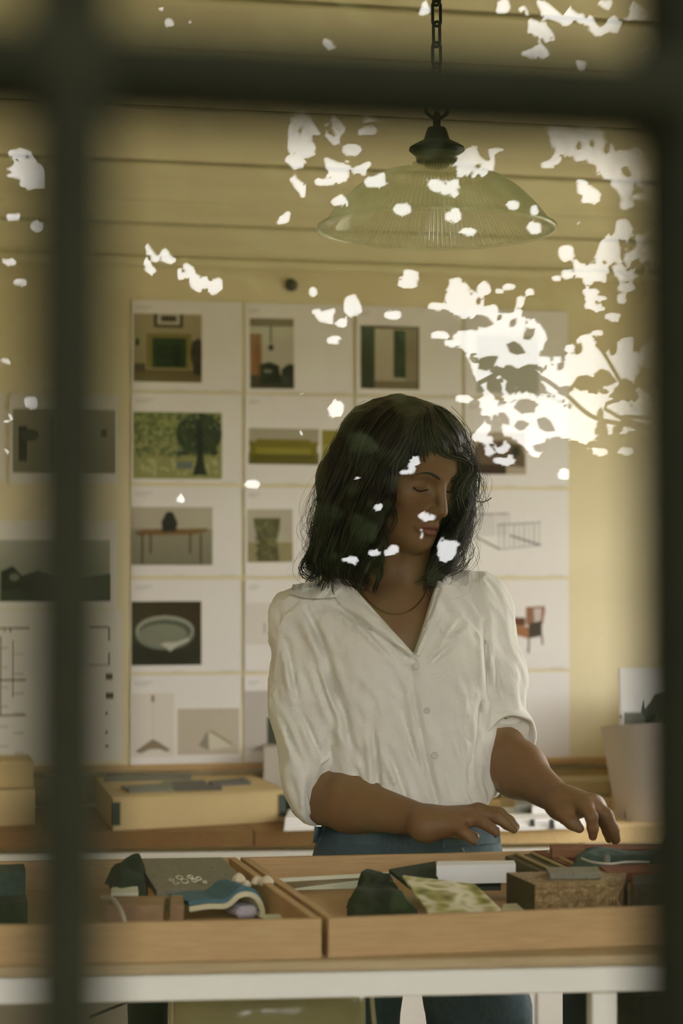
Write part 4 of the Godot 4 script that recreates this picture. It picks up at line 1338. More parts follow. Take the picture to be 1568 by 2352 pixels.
# ---------------------------------------------------------------- figures: distance fields and surface nets
class Sdf:
	var kind := PackedByteArray()      # 0 tapered capsule, 1 ellipsoid, 2 half-space cut
	var sub := PackedByteArray()
	var A := PackedVector3Array()
	var B := PackedVector3Array()
	var ra := PackedFloat32Array()
	var rb := PackedFloat32Array()
	var kk := PackedFloat32Array()
	var turn: Array[Basis] = []
	var extra: Callable            # what the cloth adds: folds, openings
	func put(ty: int, a: Vector3, b: Vector3, r0: float, r1: float, k: float, s: bool, t := Basis.IDENTITY) -> void:
		kind.append(ty)
		A.append(a)
		B.append(b)
		ra.append(r0)
		rb.append(r1)
		kk.append(k)
		sub.append(1 if s else 0)
		turn.append(t)
	func cap(a: Vector3, b: Vector3, r0: float, r1: float, k := 0.02, s := false) -> void:
		put(0, a, b, r0, r1, k, s)
	func ell(c: Vector3, r: Vector3, k := 0.02, t := Basis.IDENTITY, s := false) -> void:
		put(1, c, r, 0, 0, k, s, t.inverse())
	func cut(p: Vector3, n: Vector3, k := 0.004) -> void:
		put(2, p, n.normalized(), 0, 0, k, true)
	func one(q: int, p: Vector3) -> float:
		var ty := kind[q]
		if ty == 0:
			var a := A[q]
			var ba := B[q] - a
			var pa := p - a
			var h := clampf(pa.dot(ba) / maxf(ba.length_squared(), 1e-9), 0.0, 1.0)
			return (pa - ba * h).length() - lerpf(ra[q], rb[q], h)
		if ty == 1:
			var l := turn[q] * (p - A[q])
			var r := B[q]
			var k0 := (l / r).length()
			var k1 := (l / (r * r)).length()
			return k0 * (k0 - 1.0) / maxf(k1, 1e-6)
		return -(p - A[q]).dot(B[q])      # a cut removes the side its normal points to
	func eval(p: Vector3, list: PackedInt32Array) -> float:
		var d := 1e3
		for q in list:
			var e := one(q, p)
			var k := kk[q]
			if sub[q]:
				e = -e
				var h := maxf(k - absf(d - e), 0.0) / k
				d = maxf(d, e) + h * h * k * 0.25
			else:
				var h := maxf(k - absf(d - e), 0.0) / k
				d = minf(d, e) - h * h * k * 0.25
		if extra.is_valid():
			d = extra.call(p, d)
		return d
	func all() -> PackedInt32Array:
		return PackedInt32Array(range(kind.size()))
	func near(c: Vector3, reach: float) -> PackedInt32Array:
		var ds := PackedFloat32Array()
		var best := 1e3
		for q in kind.size():
			var e := one(q, c)
			ds.append(e)
			if not sub[q]:
				best = minf(best, e)
		var out := PackedInt32Array()
		for q in kind.size():
			if sub[q]:
				if ds[q] < reach + kk[q]:
					out.append(q)
			elif ds[q] < best + 2.0 * reach + kk[q]:
				out.append(q)
		return out
	func normal(p: Vector3, list: PackedInt32Array) -> Vector3:
		var e := 0.0012
		return Vector3(eval(p + Vector3(e, 0, 0), list) - eval(p - Vector3(e, 0, 0), list), eval(p + Vector3(0, e, 0), list) - eval(p - Vector3(0, e, 0), list), eval(p + Vector3(0, 0, e), list) - eval(p - Vector3(0, 0, e), list)).normalized()
	func march(from: Vector3, dir: Vector3, far: float) -> float:
		var list := all()
		var t := 0.0
		for s in 90:
			var d := eval(from + dir * t, list)
			if d < 0.0004:
				return t
			t += maxf(d * 0.7, 0.0004)
			if t > far:
				break
		return -1.0
	# surface nets over the box lo..hi
	func nets(mb: Mb, lo: Vector3, hi: Vector3, cell: float, slack := 0.0, paint = null) -> void:
		const BL := 6
		var nb := Vector3i(((hi - lo) / (cell * BL)).ceil())
		var n := nb * BL + Vector3i.ONE
		var g := PackedFloat32Array()
		g.resize(n.x * n.y * n.z)
		g.fill(1e9)
		var act: Array[Vector3i] = []
		var hd := cell * BL * 0.5 * 1.7321
		var sx := n.y * n.z
		var sy := n.z
		for bx_ in nb.x:
			for by in nb.y:
				for bz in nb.z:
					var c := lo + Vector3(bx_ + 0.5, by + 0.5, bz + 0.5) * cell * BL
					var list := near(c, hd)
					if absf(eval(c, list)) > hd * 1.25 + slack:
						continue
					act.append(Vector3i(bx_, by, bz))
					for x in range(bx_ * BL, bx_ * BL + BL + 1):
						for y in range(by * BL, by * BL + BL + 1):
							var o := x * sx + y * sy
							for z in range(bz * BL, bz * BL + BL + 1):
								if g[o + z] > 1e8:
									g[o + z] = eval(lo + Vector3(x, y, z) * cell, list)
		var i0 := mb.i.size()
		var id := PackedInt32Array()
		id.resize(g.size())
		id.fill(-1)
		var k0 := mb.v.size()
		var offs := [0, sx, sy, sx + sy, 1, sx + 1, sy + 1, sx + sy + 1]
		var cor := [Vector3(0, 0, 0), Vector3(1, 0, 0), Vector3(0, 1, 0), Vector3(1, 1, 0), Vector3(0, 0, 1), Vector3(1, 0, 1), Vector3(0, 1, 1), Vector3(1, 1, 1)]
		var edges := [[0, 1], [2, 3], [4, 5], [6, 7], [0, 2], [1, 3], [4, 6], [5, 7], [0, 4], [1, 5], [2, 6], [3, 7]]
		for b in act:
			for x in range(b.x * BL, b.x * BL + BL):
				for y in range(b.y * BL, b.y * BL + BL):
					for z in range(b.z * BL, b.z * BL + BL):
						var o := x * sx + y * sy + z
						var m := 0
						for q in 8:
							if g[o + offs[q]] < 0.0:
								m |= 1 << q
						if m == 0 or m == 255:
							continue
						var s := Vector3.ZERO
						var cnt := 0
						for e in edges:
							var a0: int = e[0]
							var b0: int = e[1]
							if ((m >> a0) & 1) != ((m >> b0) & 1):
								var da := g[o + offs[a0]]
								var db := g[o + offs[b0]]
								s += cor[a0].lerp(cor[b0], da / (da - db))
								cnt += 1
						id[o] = mb.v.size()
						var p := lo + (Vector3(x, y, z) + s / cnt) * cell
						mb.v.append(p)
						mb.n.append(Vector3.ZERO)
						mb.u.append(Vector2(p.x, p.y))
						if paint != null:
							mb.c.append(paint.call(p))
		var ax := [[sx, sy, 1], [sy, 1, sx], [1, sx, sy]]
		for b in act:
			for x in range(b.x * BL, b.x * BL + BL):
				for y in range(b.y * BL, b.y * BL + BL):
					for z in range(b.z * BL, b.z * BL + BL):
						var o := x * sx + y * sy + z
						if id[o] < 0:
							continue
						var d0 := g[o]
						for t in ax:
							var o1: int = t[1]
							var o2: int = t[2]
							if o - o1 - o2 < 0:
								continue
							var d1 := g[o + t[0]]
							if (d0 < 0.0) == (d1 < 0.0):
								continue
							var a := id[o - o1 - o2]
							var b1 := id[o - o2]
							var c1 := id[o]
							var e1 := id[o - o1]
							if a < 0 or b1 < 0 or c1 < 0 or e1 < 0:
								continue
							if d0 < 0.0:
								mb.i.append_array(PackedInt32Array([a, c1, b1, a, e1, c1]))
							else:
								mb.i.append_array(PackedInt32Array([a, b1, c1, a, c1, e1]))
		mb.smooth(k0, i0)

# ---------------------------------------------------------------- the woman
const BODY_D := 3.43
var P := Transform3D()
var P_inv := Transform3D()
func J(px: float, py: float, off := 0.0) -> Vector3:    # a body point: picture place and how far it lies before the body's middle
	return P_inv * at_d(px, py, BODY_D - off)
func look(px: float, py: float) -> Array:               # the sight line in the person's own axes
	return [J(px, py, 0.5), (J(px, py, 0.0) - J(px, py, 0.5)).normalized()]

var HB := Basis(Vector3.UP, deg_to_rad(40)) * Basis(Vector3.RIGHT, deg_to_rad(20))
var H0 := Vector3.ZERO
func Hd(x: float, y: float, z: float) -> Vector3:
	return H0 + HB * Vector3(x, y, z)

func head_field(s: Sdf) -> void:
	var e := func(c: Vector3, r: Vector3, k: float, sub := false) -> void: s.ell(Hd(c.x, c.y, c.z), r, k, HB, sub)
	var cp := func(a: Vector3, b: Vector3, r0: float, r1: float, k: float, sub := false) -> void: s.cap(Hd(a.x, a.y, a.z), Hd(b.x, b.y, b.z), r0, r1, k, sub)
	e.call(Vector3(0, 0.034, -0.012), Vector3(0.072, 0.082, 0.094), 0.02)
	e.call(Vector3(0, 0.042, 0.048), Vector3(0.055, 0.044, 0.040), 0.03)
	e.call(Vector3(0, -0.034, 0.028), Vector3(0.056, 0.080, 0.058), 0.03)
	for sg in [-1.0, 1.0]:
		cp.call(Vector3(sg * 0.044, -0.062, 0.004), Vector3(sg * 0.012, -0.094, 0.062), 0.014, 0.012, 0.028)
		e.call(Vector3(sg * 0.040, -0.022, 0.058), Vector3(0.020, 0.015, 0.016), 0.024)
		cp.call(Vector3(sg * 0.040, 0.020, 0.066), Vector3(sg * 0.012, 0.018, 0.079), 0.007, 0.007, 0.014)
		e.call(Vector3(sg * 0.030, 0.001, 0.086), Vector3(0.017, 0.012, 0.013), 0.012, true)
		e.call(Vector3(sg * 0.0315, -0.001, 0.0655), Vector3(0.0150, 0.0105, 0.0120), 0.003)
		cp.call(Vector3(sg * 0.043, -0.0055, 0.0745), Vector3(sg * 0.020, -0.0070, 0.0795), 0.0012, 0.0012, 0.003, true)
	e.call(Vector3(0, -0.096, 0.064), Vector3(0.017, 0.014, 0.016), 0.016)
	cp.call(Vector3(0, 0.016, 0.080), Vector3(0, -0.034, 0.104), 0.0066, 0.0082, 0.010)
	e.call(Vector3(0, -0.037, 0.099), Vector3(0.0085, 0.0065, 0.0085), 0.006)
	for sg in [-1.0, 1.0]:
		e.call(Vector3(sg * 0.0112, -0.038, 0.089), Vector3(0.0065, 0.0065, 0.0100), 0.007)
		e.call(Vector3(sg * 0.0065, -0.0450, 0.094), Vector3(0.0030, 0.0030, 0.0045), 0.003, true)
	cp.call(Vector3(0, -0.045, 0.088), Vector3(0, -0.060, 0.087), 0.008, 0.009, 0.014)
	for sg in [-1.0, 1.0]:
		cp.call(Vector3(sg * 0.021, -0.0690, 0.0790), Vector3(sg * 0.005, -0.0635, 0.0905), 0.0030, 0.0048, 0.006)
		cp.call(Vector3(sg * 0.019, -0.0715, 0.0790), Vector3(sg * 0.004, -0.0765, 0.0890), 0.0032, 0.0062, 0.006)
		cp.call(Vector3(sg * 0.022, -0.0695, 0.0830), Vector3(0, -0.0695, 0.0965), 0.0012, 0.0016, 0.003, true)
		e.call(Vector3(sg * 0.073, -0.008, -0.008), Vector3(0.008, 0.030, 0.018), 0.006)
	e.call(Vector3(0, -0.0845, 0.090), Vector3(0.014, 0.004, 0.006), 0.010, true)

func skin_paint(p: Vector3) -> Color:
	var l := HB.inverse() * (p - H0)
	var skin := Color(0.215, 0.115, 0.054)
	if l.z > 0.05 and l.length() < 0.2:
		var lip := clampf(1.0 - Vector2((absf(l.x)) / 0.024, (l.y + 0.0700) / 0.0125).length(), 0, 1) * smoothstep(0.076, 0.084, l.z)
		skin = skin.lerp(Color(0.19, 0.065, 0.045), clampf(lip * 2.6, 0, 0.9))
		var cheek := clampf(1.0 - Vector2((absf(l.x) - 0.042) / 0.024, (l.y + 0.030) / 0.02).length(), 0, 1)
		skin = skin.lerp(Color(0.215, 0.092, 0.046), cheek * 0.5)
	return skin

func finger(s: Sdf, pts: Array, r: Array, k := 0.005) -> void:
	for q in pts.size() - 1:
		s.cap(pts[q], pts[q + 1], r[q], r[q + 1], k if q > 0 else 0.010)

func arms_field(s: Sdf) -> void:
	# right arm (left in the photo): elbow in the rolled sleeve, forearm across the body, palm down
	s.cap(J(708, 1640, 0.0), J(728, 1822, 0.02), 0.042, 0.044, 0.02)
	s.cap(J(728, 1826, 0.02), J(800, 1840, 0.075), 0.041, 0.0425, 0.03)
	s.cap(J(800, 1842, 0.075), J(975, 1886, 0.185), 0.0425, 0.0245, 0.03)
	var w := J(985, 1890, 0.195)
	var kn := [J(1098, 1862, 0.165), J(1090, 1868, 0.188), J(1076, 1880, 0.210), J(1050, 1897, 0.226)]
	for q in 4:
		s.cap(w + (kn[q] - kn[1]) * 0.35, kn[q], 0.0185, 0.0105, 0.020)
	finger(s, [kn[0], J(1146, 1868, 0.170), J(1170, 1886, 0.172), J(1184, 1899, 0.172)], [0.0105, 0.0092, 0.0080, 0.0066])
	finger(s, [kn[1], J(1142, 1878, 0.196), J(1164, 1893, 0.200), J(1180, 1905, 0.200)], [0.0105, 0.0092, 0.0080, 0.0066])
	finger(s, [kn[2], J(1110, 1890, 0.226), J(1128, 1902, 0.232), J(1140, 1912, 0.234)], [0.0102, 0.0088, 0.0078, 0.0064])
	finger(s, [kn[3], J(1066, 1912, 0.240), J(1078, 1923, 0.245), J(1088, 1933, 0.246)], [0.0092, 0.0080, 0.0070, 0.0058])
	finger(s, [w, J(1028, 1904, 0.165), J(1064, 1914, 0.150), J(1090, 1922, 0.150)], [0.018, 0.0120, 0.0098, 0.0075], 0.008)
	# left arm: forearm comes down to the tray, fingers reaching
	s.cap(J(1112, 1560, 0.0), J(1140, 1735, 0.0), 0.041, 0.043, 0.02)
	s.cap(J(1140, 1738, 0.0), J(1190, 1768, 0.055), 0.042, 0.041, 0.03)
	s.cap(J(1190, 1768, 0.055), J(1290, 1842, 0.185), 0.041, 0.0225, 0.03)
	var v := J(1294, 1844, 0.19)
	var km := [J(1340, 1846, 0.232), J(1360, 1843, 0.222), J(1368, 1846, 0.204), J(1366, 1853, 0.186)]
	for q in 4:
		s.cap(v + (km[q] - km[1]) * 0.3, km[q], 0.0185, 0.0112, 0.020)
	finger(s, [km[0], J(1358, 1876, 0.252), J(1361, 1902, 0.250), J(1361, 1921, 0.244)], [0.0112, 0.0096, 0.0084, 0.0068])
	finger(s, [km[1], J(1392, 1872, 0.236), J(1408, 1904, 0.232), J(1415, 1928, 0.226)], [0.0110, 0.0096, 0.0084, 0.0068])
	finger(s, [km[2], J(1396, 1880, 0.206), J(1408, 1910, 0.202), J(1412, 1931, 0.198)], [0.0105, 0.0092, 0.0080, 0.0066])
	finger(s, [km[3], J(1384, 1886, 0.180), J(1394, 1910, 0.176), J(1398, 1928, 0.174)], [0.0095, 0.0082, 0.0072, 0.0060])
	finger(s, [v, J(1296, 1872, 0.222), J(1313, 1889, 0.236), J(1330, 1903, 0.238)], [0.018, 0.0125, 0.0100, 0.0074], 0.008)

func trunk_field(s: Sdf) -> void:
	s.cap(J(904, 1420, -0.045), J(922, 1215, -0.005), 0.056, 0.050, 0.03)                # neck
	s.cap(J(888, 1330, -0.005), J(908, 1378, 0.030), 0.006, 0.007, 0.022)                 # cords of the neck
	s.cap(J(945, 1290, 0.015), J(916, 1378, 0.032), 0.006, 0.007, 0.022)
	s.ell(J(910, 1520, -0.02), Vector3(0.150, 0.150, 0.090), 0.03)
	for q in [[760, 1392, -0.01, 905, 1382, 0.028], [1055, 1378, -0.02, 922, 1382, 0.028]]:
		s.cap(J(q[0], q[1], q[2]), J(q[3], q[4], q[5]), 0.010, 0.008, 0.025)              # collar bones
	s.cap(J(720, 1432, -0.03), J(1085, 1412, -0.04), 0.046, 0.044, 0.04)
	s.cap(J(910, 1500, -0.02), J(930, 1900, -0.01), 0.10, 0.11, 0.04)

var shirt: Sdf
var folds: FastNoiseLite
var V0: Vector3
func shirt_field() -> Sdf:
	var s := Sdf.new()
	s.cap(J(800, 1392, -0.04), J(700, 1440, -0.02), 0.052, 0.062, 0.04)
	s.cap(J(1005, 1372, -0.05), J(1092, 1402, -0.03), 0.048, 0.055, 0.04)
	s.ell(J(915, 1540, -0.005), Vector3(0.168, 0.178, 0.112), 0.05)
	s.ell(J(850, 1545, 0.055), Vector3(0.062, 0.062, 0.050), 0.05)                        # bust
	s.ell(J(1015, 1535, 0.050), Vector3(0.062, 0.062, 0.050), 0.05)
	s.ell(J(945, 1735, 0.0), Vector3(0.148, 0.150, 0.120), 0.06)                          # loose lower body
	s.ell(J(950, 1835, 0.004), Vector3(0.145, 0.062, 0.122), 0.05)
	s.cut(J(950, 1868, 0.0), Vector3(0.10, -1.0, 0.0))
	s.cut(J(1120, 1842, 0.0), Vector3(0.62, -1.0, 0.0), 0.03)
	# sleeves, wide above the elbow, ending at the rolled cuffs
	var sl := Sdf.new()
	sl.cap(J(700, 1445, -0.02), J(712, 1600, 0.022), 0.060, 0.062, 0.035)
	sl.cap(J(712, 1600, 0.022), J(738, 1785, 0.040), 0.062, 0.056, 0.03)
	sl.cap(J(738, 1785, 0.040), J(752, 1826, 0.045), 0.057, 0.057, 0.02)
	sl.cut(J(762, 1812, 0.045), J(860, 1862, 0.11) - J(728, 1800, 0.02))
	var sr := Sdf.new()
	sr.cap(J(1094, 1405, -0.03), J(1122, 1560, -0.01), 0.053, 0.050, 0.03)
	sr.cap(J(1122, 1560, -0.01), J(1154, 1690, 0.015), 0.050, 0.047, 0.03)
	sr.cut(J(1160, 1700, 0.02), J(1230, 1806, 0.10) - J(1140, 1690, -0.01))
	var la := sl.all()
	var lb := sr.all()
	folds = FastNoiseLite.new()
	folds.seed = 41
	folds.frequency = 1.0
	folds.fractal_octaves = 2
	var fold_lines := []
	for q in [[704, 1400, 760, 1520, 0.013], [745, 1500, 790, 1640, 0.016], [790, 1610, 806, 1720, 0.012], [770, 1388, 860, 1450, 0.010], [860, 1450, 945, 1515, 0.009], [820, 1420, 930, 1530, 0.008],
			[940, 1560, 965, 1700, 0.009], [965, 1700, 1000, 1850, 0.010], [920, 1640, 975, 1800, 0.008], [885, 1700, 940, 1850, 0.009], [850, 1640, 870, 1820, 0.010], [820, 1760, 850, 1880, 0.010],
			[1040, 1670, 1062, 1740, 0.008], [1075, 1690, 1066, 1800, 0.008], [1100, 1580, 1085, 1740, 0.009], [1035, 1470, 975, 1525, 0.009], [1060, 1420, 1010, 1480, 0.008], [1108, 1430, 1116, 1600, 0.010],
			[660, 1470, 690, 1620, 0.010], [690, 1620, 742, 1735, 0.010], [720, 1520, 770, 1660, 0.009], [650, 1640, 700, 1760, 0.009], [1130, 1500, 1150, 1620, 0.008], [1120, 1640, 1180, 1650, 0.008], [1060, 1790, 1090, 1850, 0.008], [1010, 1740, 1035, 1830, 0.007]]:
		fold_lines.append([J(q[0], q[1], 0), J(q[2], q[3], 0), q[4]])
	var bins := {}
	var none := []
	for fi in fold_lines.size():
		var f: Array = fold_lines[fi]
		var reach: float = f[2] * 2.4
		for gx in range(floori((minf(f[0].x, f[1].x) - reach) * 25.0), floori((maxf(f[0].x, f[1].x) + reach) * 25.0) + 1):
			for gy in range(floori((minf(f[0].y, f[1].y) - reach) * 25.0), floori((maxf(f[0].y, f[1].y) + reach) * 25.0) + 1):
				bins.get_or_add(Vector2i(gx, gy), []).append(fi)
	var va := J(802, 1338, 0)
	var vb := J(947, 1499, 0)
	var vc := J(1000, 1340, 0)
	var e1 := Vector2(vb.x - va.x, vb.y - va.y).normalized()
	var e2 := Vector2(vc.x - vb.x, vc.y - vb.y).normalized()
	var neck_a := J(904, 1420, -0.045)
	var neck_b := J(922, 1215, -0.005)
	var elbow_x := J(806, 0, 0).x
	var arm_low := J(0, 1580, 0).y
	var arm_high := J(0, 1430, 0).y
	s.extra = func(p: Vector3, d: float) -> float:
		for e in [sl.eval(p, la) if p.x < elbow_x + 0.12 else 1.0, sr.eval(p, lb) if p.x > elbow_x + 0.06 else 1.0]:
			var kk2 := lerpf(0.004, 0.024, smoothstep(arm_low, arm_high, p.y))
			var hs := maxf(kk2 - absf(d - e), 0.0) / kk2
			d = minf(d, e) - hs * hs * kk2 * 0.25
		if absf(d) < 0.05:
			# hanging folds and finer creases
			var q := Vector3(p.x * 11.0 + p.y * 2.0, p.y * 3.4, p.z * 10.0)
			var n := folds.get_noise_3dv(q) * 0.0095
			n += (absf(folds.get_noise_3d(p.x * 24 + p.y * 9.0, p.y * 8, p.z * 20)) - 0.25) * 0.0080
			n += folds.get_noise_3d(p.x * 60, p.y * 34 + p.x * 20.0, p.z * 60) * 0.0010
			d += n
			for fi in bins.get(Vector2i(floori(p.x * 25.0), floori(p.y * 25.0)), none):
				var f: Array = fold_lines[fi]
				var a: Vector3 = f[0]
				var ba: Vector3 = f[1] - a
				var w := Vector2(p.x - a.x, p.y - a.y)
				var bb := Vector2(ba.x, ba.y)
				var h := clampf(w.dot(bb) / bb.length_squared(), 0.0, 1.0)
				var o := w - bb * h
				var dist := o.length()
				var wd: float = f[2]
				if dist < wd * 2.4 and p.z > -0.09:
					var side := signf(o.cross(bb))
					d += 1.25 * wd * exp(-dist * dist / (wd * wd * 0.18)) * sin(PI * clampf(h, 0.06, 0.94))
					d -= 0.75 * wd * exp(-pow((dist - wd * 1.0) / (wd * 0.6), 2.0)) * sin(PI * clampf(h, 0.06, 0.94)) * (0.6 + 0.4 * side)
		# the opening at the neck
		var w1 := Vector2(p.x - va.x, p.y - va.y)
		var w2 := Vector2(p.x - vb.x, p.y - vb.y)
		var wedge := minf(e1.x * w1.y - e1.y * w1.x, e2.x * w2.y - e2.y * w2.x)
		if p.z > -0.03:
			d = maxf(d, minf(wedge, p.z + 0.03))
		var nb := neck_b - neck_a
		var hh := clampf((p - neck_a).dot(nb) / nb.length_squared(), 0.0, 1.0)
		d = maxf(d, 0.064 - (p - neck_a - nb * hh).length() if p.y > neck_a.y - 0.02 else -1.0)
		return d
	return s

# a strip of cloth laid on the shirt between two picture lines
func strip(s: Sdf, left: Array, right: Array, lift: float, thick: float, rows_n := 36, cols := 7, ruffle := 0.0) -> ArrayMesh:
	var top := []
	var low := []
	var zlast := 0.42
	for r in rows_n + 1:
		var t := float(r) / rows_n
		var a := along(left, t)
		var b := along(right, t)
		var row := []
		var rl := []
		for c in cols + 1:
			var u := float(c) / cols
			var q := a.lerp(b, u)
			var l := look(q.x, q.y)
			var m := s.march(l[0], l[1], 0.75)
			if m < 0:
				m = zlast
			zlast = lerpf(zlast, m, 0.5) if absf(m - zlast) > 0.02 and r > 0 else m
			var p: Vector3 = l[0] + l[1] * zlast
			var n: Vector3 = -l[1]
			var bulge := sin(PI * u) * thick * 0.5 + ruffle * sin(t * 23.0 + u * 2.0)
			row.append(p + n * (lift + bulge))
			rl.append(p + n * (lift - thick))
		top.append(row)
		low.append(rl)
	var mb := Mb.new()
	mb.grid(top, false, true)
	mb.grid(low, false, false)
	for e in [0, cols]:
		var g1 := []
		var g2 := []
		for r in rows_n + 1:
			g1.append(top[r][e])
			g2.append(low[r][e])
		mb.grid([g1, g2], false, e == 0)
	mb.grid([top[0], low[0]], false, true)
	mb.grid([top[rows_n], low[rows_n]])
	return mb.mesh()
func along(pts: Array, t: float) -> Vector2:
	var n := pts.size() / 2 - 1
	var k := mini(int(t * n), n - 1)
	var f := t * n - k
	var g := func(q: int) -> Vector2:
		q = clampi(q, 0, n)
		return Vector2(pts[q * 2], pts[q * 2 + 1])
	return g.call(k).cubic_interpolate(g.call(k + 1), g.call(k - 1), g.call(k + 2), f)

func person() -> void:
	P = Transform3D(Basis(Vector3.UP, -atan(0.21)), Vector3.ZERO)
	var base := at_d(905, 1350, BODY_D)
	P.origin = Vector3(base.x, 0, base.z)
	P_inv = P.affine_inverse()
	H0 = J(934, 1084, 0.02)
	var o := thing("person", "woman with dark wavy hair, white rolled-sleeve shirt and jeans, reaching over the trays", "person", P.origin, -atan(0.21))
	var skin := mat("skin", Color.WHITE, 0.5, {"vertex_color_use_as_albedo": true})
	skin.metallic_specular = 0.4
	var linen := mat("linen", c8(236, 232, 222), 0.9, {"rim_enabled": true, "rim": 0.3})
	linen.heightmap_enabled = false
	linen.normal_enabled = true
	linen.normal_texture = noise_tex(0.09, [], 3, 51, 256, FastNoiseLite.TYPE_SIMPLEX_SMOOTH, true, 3.0)
	linen.normal_scale = 0.35
	linen.uv1_triplanar = true
	linen.uv1_scale = Vector3(7, 9, 7)
	linen.backlight_enabled = true
	linen.backlight = Color(0.25, 0.24, 0.22)
	var denim := tri_mat("denim", noise_tex(0.05, [c8(46, 62, 68), c8(72, 90, 98), c8(58, 76, 84)], 4, 52, 256), Vector3(8, 3, 8), 0.85)
	var hair_m := mat("hair", c8(40, 32, 22), 0.5)
	mat("hair_dark", c8(30, 25, 17), 0.55)
	# body
	var s := Sdf.new()
	trunk_field(s)
	head_field(s)
	arms_field(s)
	var mb := Mb.new()
	var paint := skin_paint
	var split := J(930, 1300, 0).y
	s.nets(mb, Vector3(-0.09, split, -0.13), Vector3(0.14, J(930, 915, 0).y, 0.15), 0.0025, 0.0, paint)
	s.nets(mb, Vector3(-0.19, J(900, 1620, 0).y, -0.17), Vector3(0.19, split + 0.004, 0.13), 0.006, 0.0, paint)
	var xa := J(985, 1890, 0.19).x
	s.nets(mb, Vector3(J(670, 0, 0).x, J(0, 1960, 0.05).y, -0.06), Vector3(xa + 0.004, J(0, 1690, 0).y, 0.26), 0.006, 0.0, paint)
	s.nets(mb, Vector3(xa, J(0, 1945, 0.2).y, 0.11), Vector3(J(1200, 0, 0.2).x, J(0, 1825, 0.2).y, 0.275), 0.0026, 0.0, paint)
	var xb := J(1285, 0, 0.185).x
	s.nets(mb, Vector3(J(1085, 0, 0).x, J(0, 1880, 0.1).y, -0.06), Vector3(xb + 0.004, J(0, 1640, 0).y, 0.25), 0.006, 0.0, paint)
	s.nets(mb, Vector3(xb, J(0, 1945, 0.2).y, 0.13), Vector3(J(1432, 0, 0.2).x, J(0, 1805, 0.2).y, 0.28), 0.0026, 0.0, paint)
	obj("body", mb.mesh(), skin, o)
	# brows and lashes follow the face
	var hf := Sdf.new()
	head_field(hf)
	var face := func(x: float, y: float, lift: float) -> Vector3:
		var from := Hd(x, y, 0.16)
		var dir := HB * Vector3(0, 0, -1)
		var m := hf.march(from, dir, 0.2)
		return from + dir * (m if m > 0 else 0.08) - dir * lift
	for sg in [-1.0, 1.0]:
		var brow := []
		for q in [[0.012, 0.0165], [0.020, 0.0205], [0.030, 0.0235], [0.040, 0.0225], [0.049, 0.0165]]:
			brow.append(face.call(sg * q[0], q[1], 0.0004))
		obj("eyebrow", tb(spline(brow, 4), [0.0016, 0.0024, 0.0028, 0.0029, 0.0030, 0.0030, 0.0030, 0.0029, 0.0027, 0.0025, 0.0023, 0.0021, 0.0018, 0.0015, 0.0012, 0.0009, 0.0006], 7, false, 0.7), M.hair_dark, o)
		var lash := []
		for q in [[0.0185, -0.0055], [0.024, -0.0078], [0.031, -0.0092], [0.039, -0.0085], [0.0460, -0.0045]]:
			lash.append(face.call(sg * q[0], q[1], 0.0006))
		obj("eyelash", tb(spline(lash, 4), [0.0014], 6), M.hair_dark, o)
	# necklace on the skin
	var tf := Sdf.new()
	trunk_field(tf)
	var nk := []
	for q in [[818, 1338], [832, 1362], [850, 1384], [872, 1401], [897, 1410], [922, 1409], [946, 1399], [964, 1382], [976, 1362], [984, 1340]]:
		var l := look(q[0], q[1])
		var m := tf.march(l[0], l[1], 0.75)
		nk.append(l[0] + l[1] * ((m if m > 0 else 0.5) - 0.0008))
	obj("necklace", tb(spline(nk, 4), [0.0012], 6), mat("necklace_gold", c8(120, 92, 46), 0.4, {"metallic": 0.7}), o)
	# shirt
	shirt = shirt_field()
	var sm := Mb.new()
	shirt.nets(sm, Vector3(J(615, 0, 0).x, J(0, 1900, 0).y, -0.16), Vector3(J(1225, 0, 0).x, J(0, 1315, 0).y, 0.16), 0.0042, 0.012)
	var so := obj("shirt", sm.mesh(), linen, o)
	obj("collar", strip(shirt, [672, 1342, 720, 1336, 765, 1334, 806, 1340], [664, 1364, 702, 1374, 742, 1374, 772, 1372], 0.010, 0.005, 24, 6, 0.0035), linen, so)
	obj("collar", strip(shirt, [802, 1338, 838, 1380, 880, 1430, 918, 1470, 948, 1500], [760, 1352, 784, 1390, 844, 1434, 900, 1477, 942, 1508], 0.006, 0.004, 30, 6, 0.0012), linen, so)
	obj("collar", strip(shirt, [1002, 1338, 988, 1380, 970, 1440, 949, 1500], [1046, 1346, 1030, 1384, 1004, 1434, 962, 1506], 0.006, 0.004, 26, 6), linen, so)
	obj("placket", strip(shirt, [940, 1502, 950, 1560, 962, 1640, 982, 1750, 1010, 1856], [964, 1512, 986, 1570, 1002, 1640, 1022, 1742, 1052, 1846], 0.0018, 0.003, 44, 6), linen, so)
	for q in [[956, 1530], [980, 1632], [998, 1735]]:
		var l := look(q[0], q[1])
		var m := shirt.march(l[0], l[1], 0.75)
		var bm := Mb.new()
		bm.lathe([Vector2(0, 0), Vector2(0.0052, 0), Vector2(0.0056, 0.0012), Vector2(0.0048, 0.0022), Vector2(0.003, 0.0016), Vector2(0, 0.0016)], 18, Vector3.ZERO, Basis(Vector3.RIGHT, PI / 2))
		obj("button", bm.mesh(), M.button_shell, so).position = l[0] + l[1] * (m - 0.0042)
